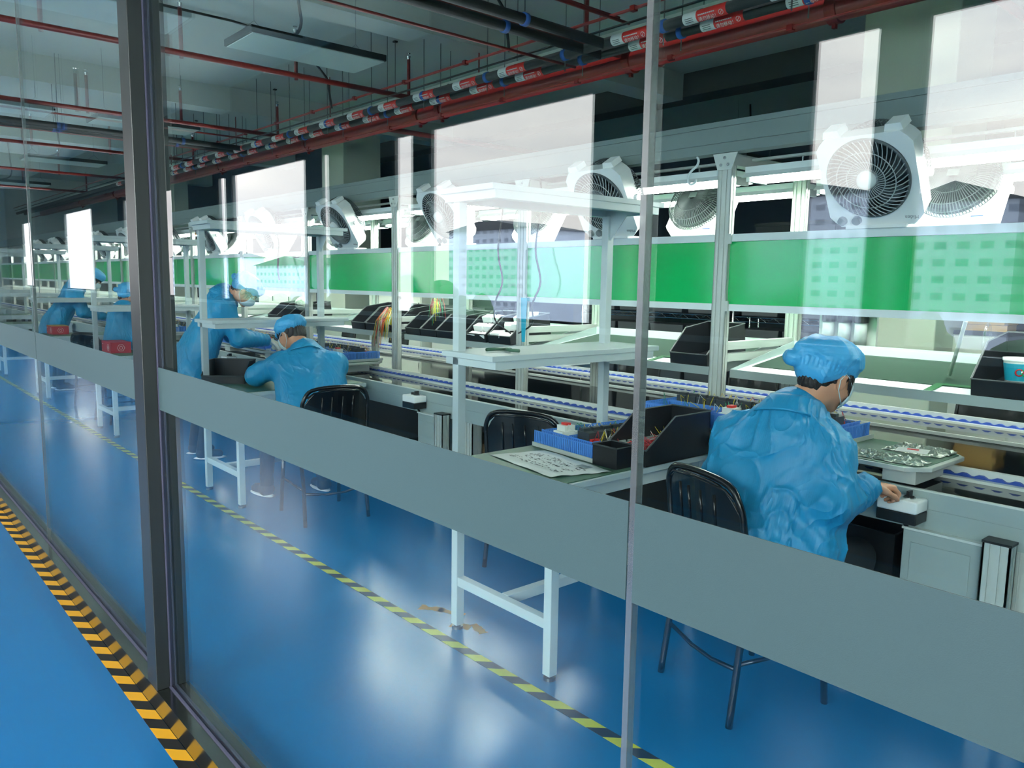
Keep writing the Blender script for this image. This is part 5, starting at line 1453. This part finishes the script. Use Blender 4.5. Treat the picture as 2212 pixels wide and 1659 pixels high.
# far-side desks
for i, x in enumerate((-5.6,)):
    t = thing('desk', 'white steel desk on the far side of the conveyor', 'desk', (x, 4.95, 0))
    mesh_obj('top', MB().box(-.5,.5,0,.0+.55,.74,.765), 'white_paint', t)
    mesh_obj('frame', MB().box(-.5,.5,0.01,.04,.69,.74).box(-.5,.5,.50,.53,.69,.74), 'white_paint', t)
    for a in (-.5,.47):
        for y in (0.01,.51): mesh_obj('leg', MB().box(a,a+.03,y,y+.03,0,.69), 'white_paint', t)
    prod('cable_heap', MB().tube([(x-.3+.25*math.cos(q*.7)+.03*q, 5.15+.1*math.sin(q*.7), .775+.012*(q%3)) for q in range(22)], .006, 5), 'black', 'heap of black cable lying on the far desk', 'cable')
# chrome wire rack with dark tubs
def rack(x0, x1, y, label):
    t = thing('wire_rack', label, 'shelf', ((x0+x1)/2, y, 0)); W_ = (x1-x0)/2
    for x in (-W_, W_):
        for yy in (0, .45): mesh_obj('post', MB().cyl((x,yy,0),(x,yy,1.9),.012,n=8), 'chrome', t, smooth=True)
    for z in (.35,.80,1.20,1.62):
        m = MB()
        for yy in (0, .45):
            m.cyl((-W_,yy,z),(W_,yy,z),.004,n=5); m.cyl((-W_,yy,z-.045),(W_,yy,z-.045),.004,n=5)
            k = int(2*W_/.07); m.tube([(-W_+i*2*W_/k,yy,z-(.045 if i % 2 else 0)) for i in range(k+1)], .003, 4)
        for i in range(int(2*W_/.06)): m.cyl((-W_+i*.06,0,z),(-W_+i*.06,.45,z),.0025,n=4)
        mesh_obj('wire_shelf', m, 'chrome', t)
    return t
rack(-6.35, -4.45, 6.6, 'chrome wire rack of dark tubs behind the second bay')
rack(-4.35, -3.35, 6.6, 'chrome wire rack in front of the dark cabinet behind the first bay')
random.seed(31); n = 0
tubs = []
for x0, x1 in ((-6.3,-4.5),(-4.3,-3.4)):
    x = x0+.2
    while x < x1-.1:
        for z in (.352,.802,1.202):
            if tubs: o = tubs[0].copy(); COL.objects.link(o)
            else: o = mesh_obj('storage_tub', MB().prism([(-.19,0),(.19,0),(.215,.28),(-.215,.28)], 'y', -.18, .18), 'darkbox', bevel=.01)
            tubs.append(o); o.location = (x, 6.82, z+.004)
            tag(o, 'dark storage tub on the wire rack, %s in its row on the %s shelf' % (ORD2[(len(tubs)-1)//3], {.352:'low', .802:'middle', 1.202:'upper'}[z]), 'tub', 'dark tubs on the wire racks')
        x += .46
cab(-4.6, -3.3, 7.3, 0, 2.1, .5, 'tall dark cabinet behind the wire racks', mat='darkbox', doors=3)
cab(-7.2, -4.9, 7.3, 0, 1.9, .5, 'long dark cabinet behind the left wire rack', mat='darkbox', doors=4)
cab(-9.9, -8.6, 5.9, 0, 1.5, .45, 'white cabinet block behind the fourth bay', doors=2)
cab(-8.5, -7.4, 6.0, 0, 1.15, .45, 'low white cabinet with black rim behind the bins', doors=2)
cab(-13.0, -11.8, 5.6, 0, 1.5, .45, 'pale cabinet far left behind the line', doors=2)
t = thing('monitor', 'black monitor on the low white cabinet', 'monitor', (-8.0,6.2,1.18)); mesh_obj('screen', MB().box(-.26,.26,-.02,.02,.08,.40), 'black', t); mesh_obj('stand', MB().box(-.1,.1,-.08,.08,0,.01).box(-.02,.02,-.01,.03,.01,.1), 'black', t)
# printed patch on the nearest cap: reading line print
